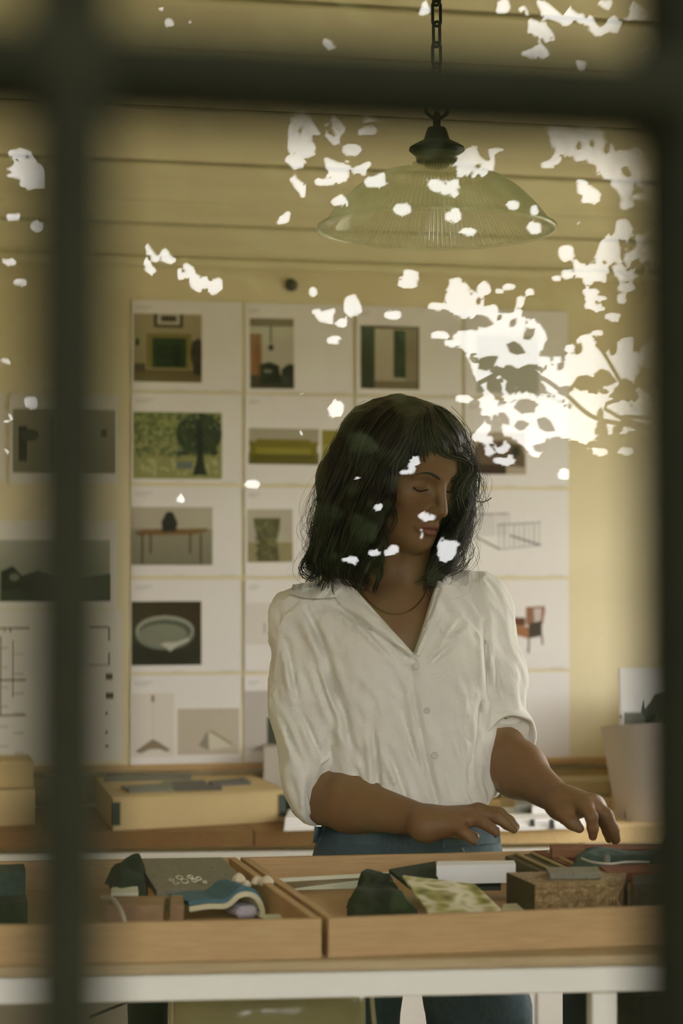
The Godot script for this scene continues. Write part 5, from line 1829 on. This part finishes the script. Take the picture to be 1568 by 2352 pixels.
	# rolled cuffs: two turns of cloth round each forearm
	var cuff := func(c: Vector3, ax: Vector3, r: float, wide: float, sd: float) -> ArrayMesh:
		var bs := Basis(Quaternion(Vector3.UP, ax.normalized()))
		var rows := []
		for q in [[-wide, 1.03], [-wide * 0.92, 1.13], [-wide * 0.55, 1.17], [-wide * 0.42, 1.12], [-wide * 0.30, 1.17], [wide * 0.1, 1.16], [wide * 0.42, 1.14], [wide * 0.5, 1.08], [wide * 0.45, 1.0], [0.0, 0.96]]:
			var row := PackedVector3Array()
			for s2 in 44:
				var an := TAU * s2 / 44
				var k: float = q[1] + 0.018 * sin(an * 3 + sd) + 0.012 * sin(an * 7 + sd * 2 + q[0] * 60)
				row.append(c + bs * Vector3(cos(an) * r * k, q[0] + 0.003 * sin(an * 4 + sd), sin(an) * r * k))
			rows.append(row)
		var m2 := Mb.new()
		m2.grid(rows, true)
		return m2.mesh()
	obj("cuff", cuff.call(J(746, 1800, 0.034), J(860, 1862, 0.11) - J(728, 1800, 0.02), 0.0535, 0.036, 0.4), linen, so)
	obj("cuff", cuff.call(J(1156, 1690, 0.016), J(1230, 1806, 0.10) - J(1140, 1690, -0.01), 0.0475, 0.034, 2.1), linen, so)
	# jeans
	var js := Sdf.new()
	js.ell(J(935, 1960, -0.005), Vector3(0.152, 0.130, 0.118), 0.04)
	js.ell(J(945, 2050, -0.01), Vector3(0.165, 0.100, 0.118), 0.04)
	js.cap(J(1040, 2050, -0.01), J(1100, 2330, 0.0), 0.090, 0.080, 0.03)
	js.cap(J(1100, 2330, 0.0), J(1104, 2600, 0.0), 0.082, 0.064, 0.03)
	js.cap(J(1104, 2600, 0.0), J(1100, 3160, -0.02), 0.064, 0.052, 0.03)
	js.cap(J(846, 2050, -0.01), J(800, 2330, 0.0), 0.090, 0.076, 0.03)
	js.cap(J(800, 2330, 0.0), J(800, 2600, 0.0), 0.078, 0.064, 0.03)
	js.cap(J(800, 2600, 0.0), J(800, 3160, -0.02), 0.064, 0.052, 0.03)
	js.cut(J(935, 1880, 0), Vector3.UP)
	var jf := FastNoiseLite.new()
	jf.frequency = 14.0
	jf.seed = 7
	js.extra = func(p: Vector3, d: float) -> float: return d + jf.get_noise_3d(p.x, p.y * 2.0, p.z) * 0.004
	var jm := Mb.new()
	js.nets(jm, Vector3(-0.30, 0.02, -0.18), Vector3(0.32, 1.02, 0.16), 0.010, 0.005)
	var jo := obj("jeans", jm.mesh(), denim, o)
	obj("waistband", strip(js, [722, 1898, 800, 1902, 935, 1906, 1060, 1904, 1146, 1900], [718, 1936, 800, 1940, 935, 1944, 1060, 1942, 1150, 1936], 0.003, 0.003, 44, 3), denim, jo)
	obj("pocket_seam", strip(js, [1058, 1948, 1076, 1976, 1110, 2000, 1146, 2006], [1062, 1946, 1080, 1973, 1112, 1996, 1146, 2002], 0.0025, 0.002, 20, 2), M.tile_grey, jo)
	obj("belt_loop", strip(js, [1014, 1898, 1014, 1948], [1022, 1898, 1022, 1948], 0.006, 0.003, 6, 2), denim, jo)
	for q in [[1100, 0.02], [800, 0.02]]:
		var a := J(q[0], 3200, 0.0)
		var shm := Mb.new()
		var rows := []
		for r in 12:
			var t := r / 11.0
			var row := PackedVector3Array()
			var wd := 0.046 * pow(sin(PI * clampf(0.08 + t * 0.86, 0, 1)), 0.45)
			var hg := lerpf(0.10, 0.05, smoothstep(0.15, 0.75, t)) * pow(sin(PI * clampf(0.12 + t * 0.8, 0, 1)), 0.5)
			for k in 20:
				var an := TAU * k / 20
				row.append(Vector3(a.x + cos(an) * wd, maxf(0.0, sin(an)) * hg + (0.001 if sin(an) < 0 else 0.001), -0.09 + t * 0.25))
			rows.append(row)
		shm.grid(rows, true)
		obj("shoe", shm.mesh(), M.slate_dark, o)
	obj("hair", hair(), hair_m, o)

# ---------------------------------------------------------------- hair: a soft mass and wavy locks over it
func hair() -> ArrayMesh:
	var s := Sdf.new()
	s.ell(Hd(0, 0.034, -0.026), Vector3(0.080, 0.085, 0.098), 0.03, HB)
	s.ell(Hd(0, 0.060, 0.034), Vector3(0.064, 0.046, 0.053), 0.03, HB)
	for q in [[[838, 1000, -0.01], [792, 1100, -0.015], 0.042, 0.040], [[792, 1100, -0.015], [780, 1220, -0.005], 0.040, 0.036], [[780, 1220, -0.005], [775, 1296, 0.005], 0.036, 0.024], [[860, 1050, 0.03], [828, 1200, 0.035], 0.030, 0.026], [[828, 1200, 0.035], [806, 1300, 0.025], 0.026, 0.018],
			[[850, 1100, -0.06], [830, 1270, -0.05], 0.045, 0.040], [[1042, 1020, 0.0], [1064, 1110, -0.01], 0.018, 0.010], [[1064, 1110, -0.01], [1056, 1220, -0.005], 0.010, 0.010], [[1046, 1240, 0.0], [1002, 1320, 0.025], 0.012, 0.016], [[960, 1180, -0.06], [1000, 1320, -0.02], 0.028, 0.026]]:
		s.cap(J(q[0][0], q[0][1], q[0][2]), J(q[1][0], q[1][1], q[1][2]), q[2], q[3], 0.03)
	var nf := FastNoiseLite.new()
	nf.frequency = 30.0
	nf.seed = 3
	var face_c := Hd(0.020, -0.036, 0.098)
	s.extra = func(p: Vector3, d: float) -> float:
		d += nf.get_noise_3d(p.x, p.y * 0.35, p.z) * 0.007
		var l := HB.inverse() * (p - face_c)
		var k := (l / Vector3(0.053, 0.114, 0.078)).length()
		return maxf(d, (1.0 - k) * 0.06)
	var mb := Mb.new()
	s.nets(mb, Vector3(J(690, 0, 0).x, J(0, 1370, 0).y, -0.19), Vector3(J(1110, 0, 0).x, J(0, 905, 0).y, 0.15), 0.006, 0.012)
	mb.c = PackedColorArray()
	# guides from the parting, front to back on each side; picture places and depth
	var left := [
		[[972, 930, 0.035], [958, 968, 0.095], [930, 1030, 0.118], [900, 1090, 0.116], [888, 1160, 0.100], [878, 1230, 0.086], [856, 1290, 0.075], [850, 1338, 0.07]],
		[[962, 924, 0.01], [890, 940, 0.055], [838, 1000, 0.085], [815, 1080, 0.090], [800, 1160, 0.082], [795, 1235, 0.075], [800, 1300, 0.07], [826, 1350, 0.066]],
		[[955, 921, 0.0], [866, 936, 0.02], [800, 1000, 0.045], [770, 1085, 0.050], [752, 1165, 0.050], [745, 1240, 0.050], [745, 1300, 0.05], [772, 1346, 0.05]],
		[[950, 921, -0.02], [850, 942, -0.01], [785, 1010, 0.0], [756, 1095, 0.0], [742, 1170, 0.0], [736, 1240, 0.005], [726, 1300, 0.01], [730, 1340, 0.015]],
		[[945, 922, -0.04], [850, 948, -0.055], [790, 1020, -0.06], [758, 1100, -0.06], [744, 1180, -0.055], [737, 1250, -0.045], [730, 1310, -0.035], [748, 1345, -0.03]],
		[[945, 925, -0.06], [880, 965, -0.10], [830, 1040, -0.12], [800, 1120, -0.12], [790, 1200, -0.11], [790, 1270, -0.10], [795, 1330, -0.09], [800, 1350, -0.085]]]
	var right := [
		[[968, 930, 0.035], [985, 950, 0.090], [996, 996, 0.118], [1022, 1034, 0.118], [1062, 1050, 0.088], [1078, 1090, 0.06], [1072, 1150, 0.05], [1060, 1210, 0.05]],
		[[972, 927, 0.02], [1008, 945, 0.055], [1040, 980, 0.07], [1064, 1030, 0.06], [1074, 1100, 0.045], [1070, 1180, 0.035], [1054, 1245, 0.04], [1028, 1310, 0.05]],
		[[970, 924, 0.0], [1015, 942, 0.01], [1056, 985, 0.015], [1074, 1050, 0.01], [1076, 1130, 0.005], [1066, 1210, 0.01], [1038, 1280, 0.03], [1008, 1350, 0.045]],
		[[965, 923, -0.03], [1010, 950, -0.04], [1045, 1010, -0.045], [1062, 1090, -0.04], [1056, 1180, -0.03], [1030, 1260, -0.015], [1000, 1320, 0.01], [985, 1370, 0.03]],
		[[960, 925, -0.05], [990, 970, -0.09], [1005, 1050, -0.10], [1005, 1140, -0.09], [990, 1230, -0.075], [975, 1300, -0.05], [965, 1340, -0.03], [970, 1365, -0.02]]]
	var g := RandomNumberGenerator.new()
	g.seed = 5
	var lock := func(guides: Array, u: float, r: float, deep: float, from: float, to: float, amp: float, freq: float, ph: float, drift: Vector3, off: Vector3) -> void:
		var k := clampi(int(u), 0, guides.size() - 2)
		var f := clampf(u - k, 0.0, 1.0)
		var ctrl := []
		for q in 8:
			var a: Array = guides[k][q]
			var b: Array = guides[k + 1][q]
			ctrl.append(J(lerpf(a[0], b[0], f), lerpf(a[1], b[1], f), lerpf(a[2], b[2], f)))
		var sp := spline(ctrl, 4)
		var core := H0 + Vector3(0, -0.03, -0.02)
		var pts := PackedVector3Array()
		var rr := PackedFloat32Array()
		var n := 26
		for q in n:
			var t := lerpf(from, to, float(q) / (n - 1))
			var x := t * (sp.size() - 1)
			var i0 := mini(int(x), sp.size() - 2)
			var p := sp[i0] + (sp[i0 + 1] - sp[i0]) * (x - i0)
			var out := (p - core)
			out.y *= 0.3
			out = out.normalized()
			var side := out.cross(Vector3.UP).normalized()
			var w := amp * smoothstep(0.10, 0.75, t)
			p += side * w * sin(TAU * freq * t + ph) + out * w * 0.9 * cos(TAU * freq * t + ph + 0.9) - out * deep * (1.0 - 0.3 * t)
			p += drift * t * t + off * smoothstep(0.0, 0.2, t) * (1.0 - 0.6 * t)
			pts.append(p)
			rr.append(r * (1.0 - 0.8 * pow(float(q) / (n - 1), 2.5)) * (0.75 + 0.25 * sin(q * 0.7 + ph)))
		mb.tube(pts, rr, 5, false, 0.6, false)
	var ball := func(r: float) -> Vector3:
		return Vector3(g.randf_range(-1, 1), g.randf_range(-1, 1), g.randf_range(-1, 1)) * r
	var clumps := func(guides: Array, u0: float, u1: float, count: int, each: int, amp0: float, amp1: float, to0: float, to1: float) -> void:
		for c in count:
			var u := lerpf(u0, u1, (c + g.randf()) / count)
			var ph := g.randf() * TAU
			var amp := g.randf_range(amp0, amp1)
			var freq := g.randf_range(2.0, 3.4)
			var to := g.randf_range(to0, to1)
			var drift: Vector3 = ball.call(0.016)
			var deep := g.randf_range(-0.003, 0.010)
			for e in each:
				lock.call(guides, u + g.randf_range(-0.12, 0.12), g.randf_range(0.0011, 0.0030), deep + g.randf_range(-0.002, 0.004), 0.0, to * g.randf_range(0.93, 1.02), amp * g.randf_range(0.85, 1.15), freq, ph + g.randf_range(-0.3, 0.3), drift, ball.call(0.007))
	clumps.call([left[0], right[0]], 0.0, 0.99, 30, 10, 0.001, 0.004, 0.34, 0.46)
	clumps.call(left, 0.0, 4.99, 130, 11, 0.009, 0.022, 0.76, 1.07)
	clumps.call(right, 0.0, 3.99, 52, 9, 0.006, 0.014, 0.72, 1.08)
	clumps.call(right, 1.2, 3.4, 14, 6, 0.010, 0.020, 0.95, 1.12)
	for n in 190:     # thin stray hairs
		lock.call(left, g.randf_range(1.5, 4.9), g.randf_range(0.0004, 0.0009), -g.randf_range(0.0, 0.012), g.randf_range(0.1, 0.4), g.randf_range(0.7, 1.0), g.randf_range(0.010, 0.024), g.randf_range(1.6, 3.2), g.randf() * TAU, ball.call(0.034), ball.call(0.012))
	for n in 120:
		lock.call(right, g.randf_range(0.5, 3.9), g.randf_range(0.0004, 0.0009), -g.randf_range(0.0, 0.008), g.randf_range(0.1, 0.4), g.randf_range(0.7, 1.05), g.randf_range(0.010, 0.022), g.randf_range(1.6, 3.4), g.randf() * TAU, ball.call(0.030), ball.call(0.012))
	mb.tube(spline([J(1080, 1120, 0.02), J(1088, 1145, 0.02), J(1102, 1153, 0.02), J(1118, 1150, 0.02), J(1128, 1143, 0.02)], 5), PackedFloat32Array([0.0009]), 5)
	return mb.mesh()

# ---------------------------------------------------------------- the garden that the panes mirror
const MIRROR_Z := GLASS_Z - 0.0105
var gaps: Array = []
func seen_in_pane(p: Vector3) -> Vector2:       # where the panes show a garden point
	var q := Vector3(p.x, p.y, 2 * MIRROR_Z - p.z) - EYE
	var l := cam_basis.inverse() * q
	return Vector2(784.0 + l.x / -l.z * FOCAL, 1176.0 - l.y / -l.z * FOCAL)
func garden_point(px: float, py: float, z: float) -> Vector3:
	var r := ray(px, py)
	var t := (2 * MIRROR_Z - z) / r.z
	var p := EYE + r * t
	return Vector3(p.x, p.y, z)
# openings in the foliage, each an outline; k and (ox, oy) bring it to the frame
func open(k: float, ox: float, oy: float, outlines: Array) -> void:
	for text in outlines:
		var pp := PackedVector2Array()
		for w in text.split(" ", false):
			var xy = w.split(",")
			pp.append(Vector2(float(xy[0]) / k + ox, float(xy[1]) / k + oy))
		if pp.size() == 2:      # centre and half axes
			var c := pp[0]
			var h := (pp[1] - Vector2(ox, oy))
			pp.clear()
			for s in 10:
				pp.append(c + Vector2(cos(TAU * s / 10) * h.x, sin(TAU * s / 10) * h.y))
		var wide := Geometry2D.offset_polygon(pp, 3.0)
		gaps.append(wide[0] if wide.size() else pp)

func openings() -> void:
	open(2.7606, 1000, 600, ["110,130 150,118 185,160 200,220 260,235 305,262 270,300 220,335 170,342 110,312 78,240", "285,150 320,140 342,185 300,210 265,238 285,195"])
	open(2.7606, 1000, 600, ["270,320 380,284 386,330 370,420 420,380 470,340 528,325 505,372 560,372 556,420 565,470 600,505 640,500 648,440 630,410 600,372 650,408 694,480 672,555 622,580 585,575 580,548 530,532 480,536 455,552 520,560 548,590 560,620 615,605 718,628 690,655 560,652 500,662 400,652 350,600 270,572 200,562 130,490 150,455 240,452 310,440 332,390 320,350"])
	open(2.7606, 1000, 600, ["250,665 300,660 352,720 350,780 330,815 355,850 382,905 370,962 310,962 288,880 345,845 310,790 270,740", "680,725 740,668 830,660 890,620 925,480 992,488 1020,552 1060,580 1120,680 1165,745 1150,775 1070,702 950,742 880,742 822,790 872,850 835,872 720,805", "1095,600 1160,520 1236,488 1240,590 1305,600 1312,642 1240,642 1216,735 1175,735 1130,670", "1310,562 1370,508 1395,520 1392,620 1320,632"])
	open(2.7606, 1000, 600, ["660,870 740,880 800,930 860,950 1010,1005 1000,1062 992,1162 880,1112 800,1102 740,1030 650,992 645,920", "385,930 500,908 560,962 650,985 640,1012 500,992 400,965", "440,1030 520,1062 600,1052 680,1042 765,1075 680,1130 600,1192 570,1170 500,1105 440,1092", "890,872 930,808 980,890 1040,850 1130,890 1155,945 1190,890 1280,980 1332,1052 1230,1060 1110,1082 1090,1000 1030,1000 950,955 890,925", "1280,912 1312,828 1382,880 1392,960 1350,992 1300,952", "1340,1032 1392,990 1392,1112 1350,1072"])
	open(2.7606, 1000, 600, ["450,770 500,862 470,884 438,855", "520,872 555,805 600,872", "610,872 650,835 670,880", "240,1112 310,1038 345,1050 300,1132 352,1122 340,1150 270,1130", "425,1180 38,26", "642,1208 34,18", "345,1210 18,12", "440,1265 55,14", "890,5 960,40 1080,25 1078,120 1020,112 960,85 888,72", "1138,40 1182,30 1202,82 1290,50 1312,60 1240,112 1180,112", "470,160 30,11", "410,188 18,6", "540,255 18,28", "600,193 16,6", "490,76 22,8", "770,105 18,12", "970,128 20,9", "990,194 38,8", "980,235 22,9", "1050,230 28,5", "990,282 28,12", "1030,298 34,9", "1210,165 42,16", "1180,236 20,18", "1130,352 38,16", "1030,452 28,7", "860,555 26,12", "850,606 20,10", "770,620 16,9", "845,650 20,9", "30,466 36,14", "110,520 38,8", "160,866 20,12", "195,875 18,10", "1104,797 24,8", "1260,802 20,10", "1330,656 20,8", "1265,690 24,14", "1240,730 12,14", "1160,1080 40,8", "1210,1200 30,16", "1050,1210 30,10", "20,285 22,12", "840,80 24,18", "820,1340 22,16"])
	open(2.667, 980, 0, ["690,12 760,45 870,48 902,95 862,140 790,112 720,75", "920,95 990,100 1040,160 1080,196 1040,210 1010,150 930,118", "1100,150 1150,108 1186,150 1162,186 1100,168", "1270,0 1422,0 1412,95 1340,100 1250,106", "1030,0 1132,0 1112,42", "640,128 700,150 776,210 722,226 640,182", "440,22 490,0 492,62 450,72", "568,40 600,50 608,80", "590,322 640,308 668,345", "668,285 702,278 742,330 715,342", "925,375 966,375 962,422", "1325,302 1366,278 1368,305", "-10,10 -30,80 10,60", "1440,140 10,14"])
	open(2.667, 980, 0, ["760,780 848,785 868,870 885,830 960,775 1062,790 1082,890 1150,942 1292,930 1372,1050 1372,1172 1290,1115 1210,1110 1100,1080 1040,1000 960,942 870,936 798,936 792,880", "940,1108 1062,1190 1040,1232 980,1232", "1135,1118 1252,1132 1240,1205 1200,1192", "1215,1252 26,16", "1350,1205 40,9", "200,1000 228,932 262,930 300,898 312,970 340,1005 410,992 405,1012 345,1015 362,1060 270,1036 205,1072", "390,932 468,872 402,952", "795,976 20,22", "742,1010 28,12", "60,1132 40,28", "100,1172 182,1102 186,1188", "535,1255 26,18"])
	open(1.633, 600, 230, ["146,40 156,40 146,118 112,132 108,105", "162,45 175,52 212,122 150,122", "112,140 138,130 130,180 112,188", "145,130 172,125 194,202 132,216", "95,220 125,210 150,226 150,248 120,246", "268,60 280,80 312,108 290,132 272,102", "250,132 292,155 276,164", "385,50 400,45 408,70 432,78 390,80", "400,119 32,7", "340,186 28,17", "245,225 312,246 322,288 290,305 262,270", "345,262 406,238 382,270", "210,298 270,306 215,314", "395,300 462,278 458,312 405,322", "120,294 148,312 162,332 156,356", "272,382 298,360 330,380", "530,406 26,15", "75,455 100,422 98,450", "665,432 720,428 728,410 748,432 735,448", "778,491 20,8", "946,392 18,11", "1026,412 10,10", "1028,478 22,16", "562,657 24,14", "548,689 28,9", "340,770 23,32", "200,790 240,800 268,785 262,838 230,815", "660,772 30,6", "495,806 26,11", "670,882 28,8", "276,900 20,8", "302,834 14,9", "195,718 10,8", "80,575 7,6", "36,712 6,10", "148,1080 6,16", "282,1155 22,26", "760,1120 24,8", "1145,572 22,24", "1262,602 1280,540 1302,512 1328,530 1342,600 1300,590", "1358,485 22,34", "1368,600 1400,520 1472,505 1476,600 1420,585", "1180,630 1230,625 1290,645 1285,670 1250,660 1190,655", "1148,650 14,12", "1110,666 10,8", "1370,392 20,8", "1440,360 40,7"])
	open(1.96, 0, 0, ["42,690 92,670 132,692 80,702", "25,775 110,715 165,740 192,772 190,840 128,842 100,800", "165,1020 22,16", "58,974 22,8", "32,1180 32,10", "90,1272 22,9", "836,1190 862,1205 892,1262 892,1302 872,1292", "920,1270 13,20", "943,1282 998,1250 1002,1290 960,1318", "662,1106 680,1130 714,1170 700,1172", "745,1148 10,22", "770,1168 14,8", "655,1170 690,1215 676,1238", "900,1130 9,14", "808,1230 5,20", "760,97 13,7", "525,37 9,7", "1465,182 1490,190 1508,212 1480,205", "848,88 5,7", "725,28 5,5", "1152,878 10,7", "1270,980 1300,960 1278,1002 1255,998", "798,1072 8,6", "1272,1140 7,6", "1410,1312 12,12", "1220,1302 6,16"])
	open(6.5333, 860, 1040, ["540,170 600,100 680,75 690,120 600,180", "445,290 34,16", "555,268 30,18", "670,915 720,905 800,945 890,965 860,998 730,985", "665,1200 690,1195 720,1240 700,1270", "975,1370 1090,1340 1232,1345 1200,1480 1090,1625 1010,1590 985,1480", "295,1450 56,36", "190,1500 26,30", "0,1500 60,14", "-350,1600 90,18", "-230,405 30,22", "-640,560 22,14"])
	open(1.0, 0, 0, ["580,1112 13,6", "416,1145 6,6", "700,990 5,3", "70,925 12,9", "12,960 14,4", "10,832 9,6", "8,1040 8,4", "1296,1090 10,7", "870,1165 6,4", "508,955 9,3"])

func tree() -> void:
	openings()
	var W := 392
	var H := 588
	var mask := PackedByteArray()
	mask.resize(W * H)
	for g in gaps:
		var lo := Vector2(1e9, 1e9)
		var hi := -lo
		for p in g:
			lo = lo.min(p)
			hi = hi.max(p)
		for y in range(maxi(0, floori(lo.y / 4)), mini(H, ceili(hi.y / 4) + 1)):
			for x in range(maxi(0, floori(lo.x / 4)), mini(W, ceili(hi.x / 4) + 1)):
				if Geometry2D.is_point_in_polygon(Vector2(x * 4 + 2, y * 4 + 2), g):
					mask[y * W + x] = 1
	var o := thing("garden_tree", "leafy garden tree mirrored in the window panes, bright sky between its leaves", "tree", Vector3(2.5, 0, 1.95))
	var xf: Array[Transform3D] = []
	var g := RandomNumberGenerator.new()
	g.seed = 77
	for n in 40000:
		var px := g.randf_range(-420, 1990)
		var py := g.randf_range(-420, 2500)
		var edge := n >= 26000
		if edge:      # small leaves that fringe the openings
			var gp: PackedVector2Array = gaps[g.randi() % gaps.size()]
			var k := g.randi() % gp.size()
			var q := gp[k].lerp(gp[(k + 1) % gp.size()], g.randf()) + Vector2(g.randf_range(-34, 34), g.randf_range(-34, 34))
			px = q.x
			py = q.y
		var inside := px > -60 and px < 1628 and py > -60 and py < 2412
		var size := g.randf_range(0.05, 0.085) if inside else g.randf_range(0.08, 0.14)
		if edge:
			size = g.randf_range(0.018, 0.036)
		var p := garden_point(px, py, g.randf_range(1.55, 2.25))
		for attempt in 5:
			var b := Basis(Vector3.UP, g.randf_range(-0.6, 0.6)) * Basis(Vector3.RIGHT, g.randf_range(-0.6, 0.6)) * Basis(Vector3(0, 0, 1), g.randf() * TAU)
			b = b.scaled(Vector3.ONE * size)
			var ok := true
			if inside:
				var s0 := seen_in_pane(p)
				var su := seen_in_pane(p + b.x * 0.3) - s0
				var sv := seen_in_pane(p + b.y * 0.5) - s0
				for iv in range(-5, 6):
					var tt := iv / 5.0
					var wd := sin(PI * pow(tt * 0.5 + 0.5, 0.8))
					for iu in range(-2, 3):
						var s := s0 + su * (iu * 0.5 * wd) + sv * tt
						var cx := floori(s.x / 4)
						var cy := floori(s.y / 4)
						if cx >= 0 and cy >= 0 and cx < W and cy < H and mask[cy * W + cx] == 1:
							ok = false
							break
					if not ok:
						break
			if ok:
				xf.append(Transform3D(b, p - o.position))
				break
			size *= 0.62
	# single leaves that hang before the bright openings
	for q in [[1217, 766, 26, 40], [1187, 800, 34, -20], [1172, 848, 26, 5], [1216, 850, 34, 30], [1174, 886, 30, 85], [1203, 886, 26, 78], [1234, 890, 30, 95], [1210, 932, 40, 8], [1160, 962, 28, -40], [1200, 976, 28, 10], [1256, 976, 36, -28], [1150, 1012, 24, 60], [1300, 896, 26, 20], [1345, 878, 42, 12], [1392, 868, 46, -10], [1440, 892, 40, 15], [1132, 880, 34, 88], [1122, 832, 36, 32], [1112, 738, 34, -10], [1075, 745, 30, 15], [1290, 840, 20, 40], [1330, 800, 22, 70], [1410, 800, 26, 60], [1380, 950, 22, 80], [1420, 985, 26, 40], [1360, 1020, 20, 30], [1240, 1030, 22, -20], [1180, 740, 18, 50], [1100, 690, 14, 80], [1440, 395, 26, -20], [1395, 340, 22, 70], [1330, 335, 16, 80], [1360, 330, 14, 95], [1450, 560, 26, 70], [1470, 620, 24, 30], [1260, 800, 14, 30], [1150, 905, 14, 0], [690, 300, 12, 80], [1100, 380, 12, 20]]:
		var lb := Basis(Vector3.UP, g.randf_range(-0.4, 0.4)) * Basis(Vector3(0, 0, 1), deg_to_rad(q[3] - 90.0))
		xf.append(Transform3D(lb.scaled(Vector3.ONE * (q[2] * 1.45 / 1540.0)), garden_point(q[0], q[1], 1.75) - o.position))
	# every leaf folded along its rib, all joined into one crown
	var lf := Mb.new()
	var shape := []
	for t in [0.0, 0.28, 0.62, 1.0]:
		var w: float = 0.30 * sin(PI * pow(t, 0.8)) + 0.002
		shape.append([Vector3(-w, t - 0.5, 0.02 + 0.05 * t * t), Vector3(0, t - 0.5, -0.02 + 0.05 * t * t), Vector3(w, t - 0.5, 0.02 + 0.05 * t * t)])
	var cols := PackedColorArray()
	for x in xf:
		var k0 := lf.v.size()
		var nn := x.basis.z.normalized()
		var sx := x.basis.x.normalized() * 0.35
		var t := g.randf()
		var tint := Color(0.75 + 0.5 * t, 0.8 + 0.4 * t, 0.7 + 0.5 * g.randf())
		for r in 4:
			for c in 3:
				lf.v.append(x * shape[r][c])
				lf.n.append((nn + sx * (1.0 - c)).normalized())
				lf.u.append(Vector2(c * 0.5, r / 3.0))
				cols.append(tint)
		for r in 3:
			for c in 2:
				var a := k0 + r * 3 + c
				lf.i.append_array(PackedInt32Array([a, a + 3, a + 1, a + 1, a + 3, a + 4]))
	lf.c = cols
	obj("foliage", lf.mesh(), M.leaf, o).set_meta("kind", "stuff")
	obj("trunk", tb(spline([Vector3(0, 0, 0), Vector3(0.03, 0.8, 0.02), Vector3(-0.05, 1.6, 0), Vector3(0.02, 2.6, 0)], 6), [0.07], 10), M.bark, o)
	var br := func(pts: Array, r: float) -> void:
		var w := []
		for k in range(0, pts.size(), 2):
			w.append(garden_point(pts[k], pts[k + 1], 1.9) - o.position)
		obj("branch", tb(spline(w, 6), [r], 7), M.bark, o)
	br.call([2700, 1300, 1560, 1010, 1500, 985, 1370, 960, 1300, 905, 1240, 865, 1170, 850, 1100, 880], 0.0035)
	br.call([2700, 1300, 1500, 985, 1440, 900, 1390, 815, 1370, 790], 0.003)
	br.call([2600, 1400, 1500, 1000, 1520, 960, 1500, 920], 0.003)

func garden() -> void:
	struct("ground", bx(Vector3(2, -0.10, 8), Vector3(40, 0.06, 40), 0.0), M.garden_soil)
	struct("roof", bx(Vector3(0.6, 2.86, 0.22), Vector3(4.6, 0.08, 1.35), 0.0), M.blocker_wood)  # added unseen roof, sized to cut the sky light reaching the window
	for x in [-1.75, 2.95]:
		var scr := struct("shade_screen", bx(Vector3(x, 1.36, 1.05), Vector3(0.04, 2.86, 3.0), 0.0), M.blocker_wood)  # added unseen side screens, keeping sky light off the window front
	var h := thing("garden_hedge", "low clipped hedge across the garden, below the mirrored sky", "hedge", Vector3(1.0, -0.07, 6.0))
	var hm := Mb.new()
	hm.box(Vector3(0, 0.7, 0), Vector3(12, 1.40, 0.9), 0.06)
	obj("foliage", hm.mesh(), M.hedge, h).set_meta("kind", "stuff")
	tree()
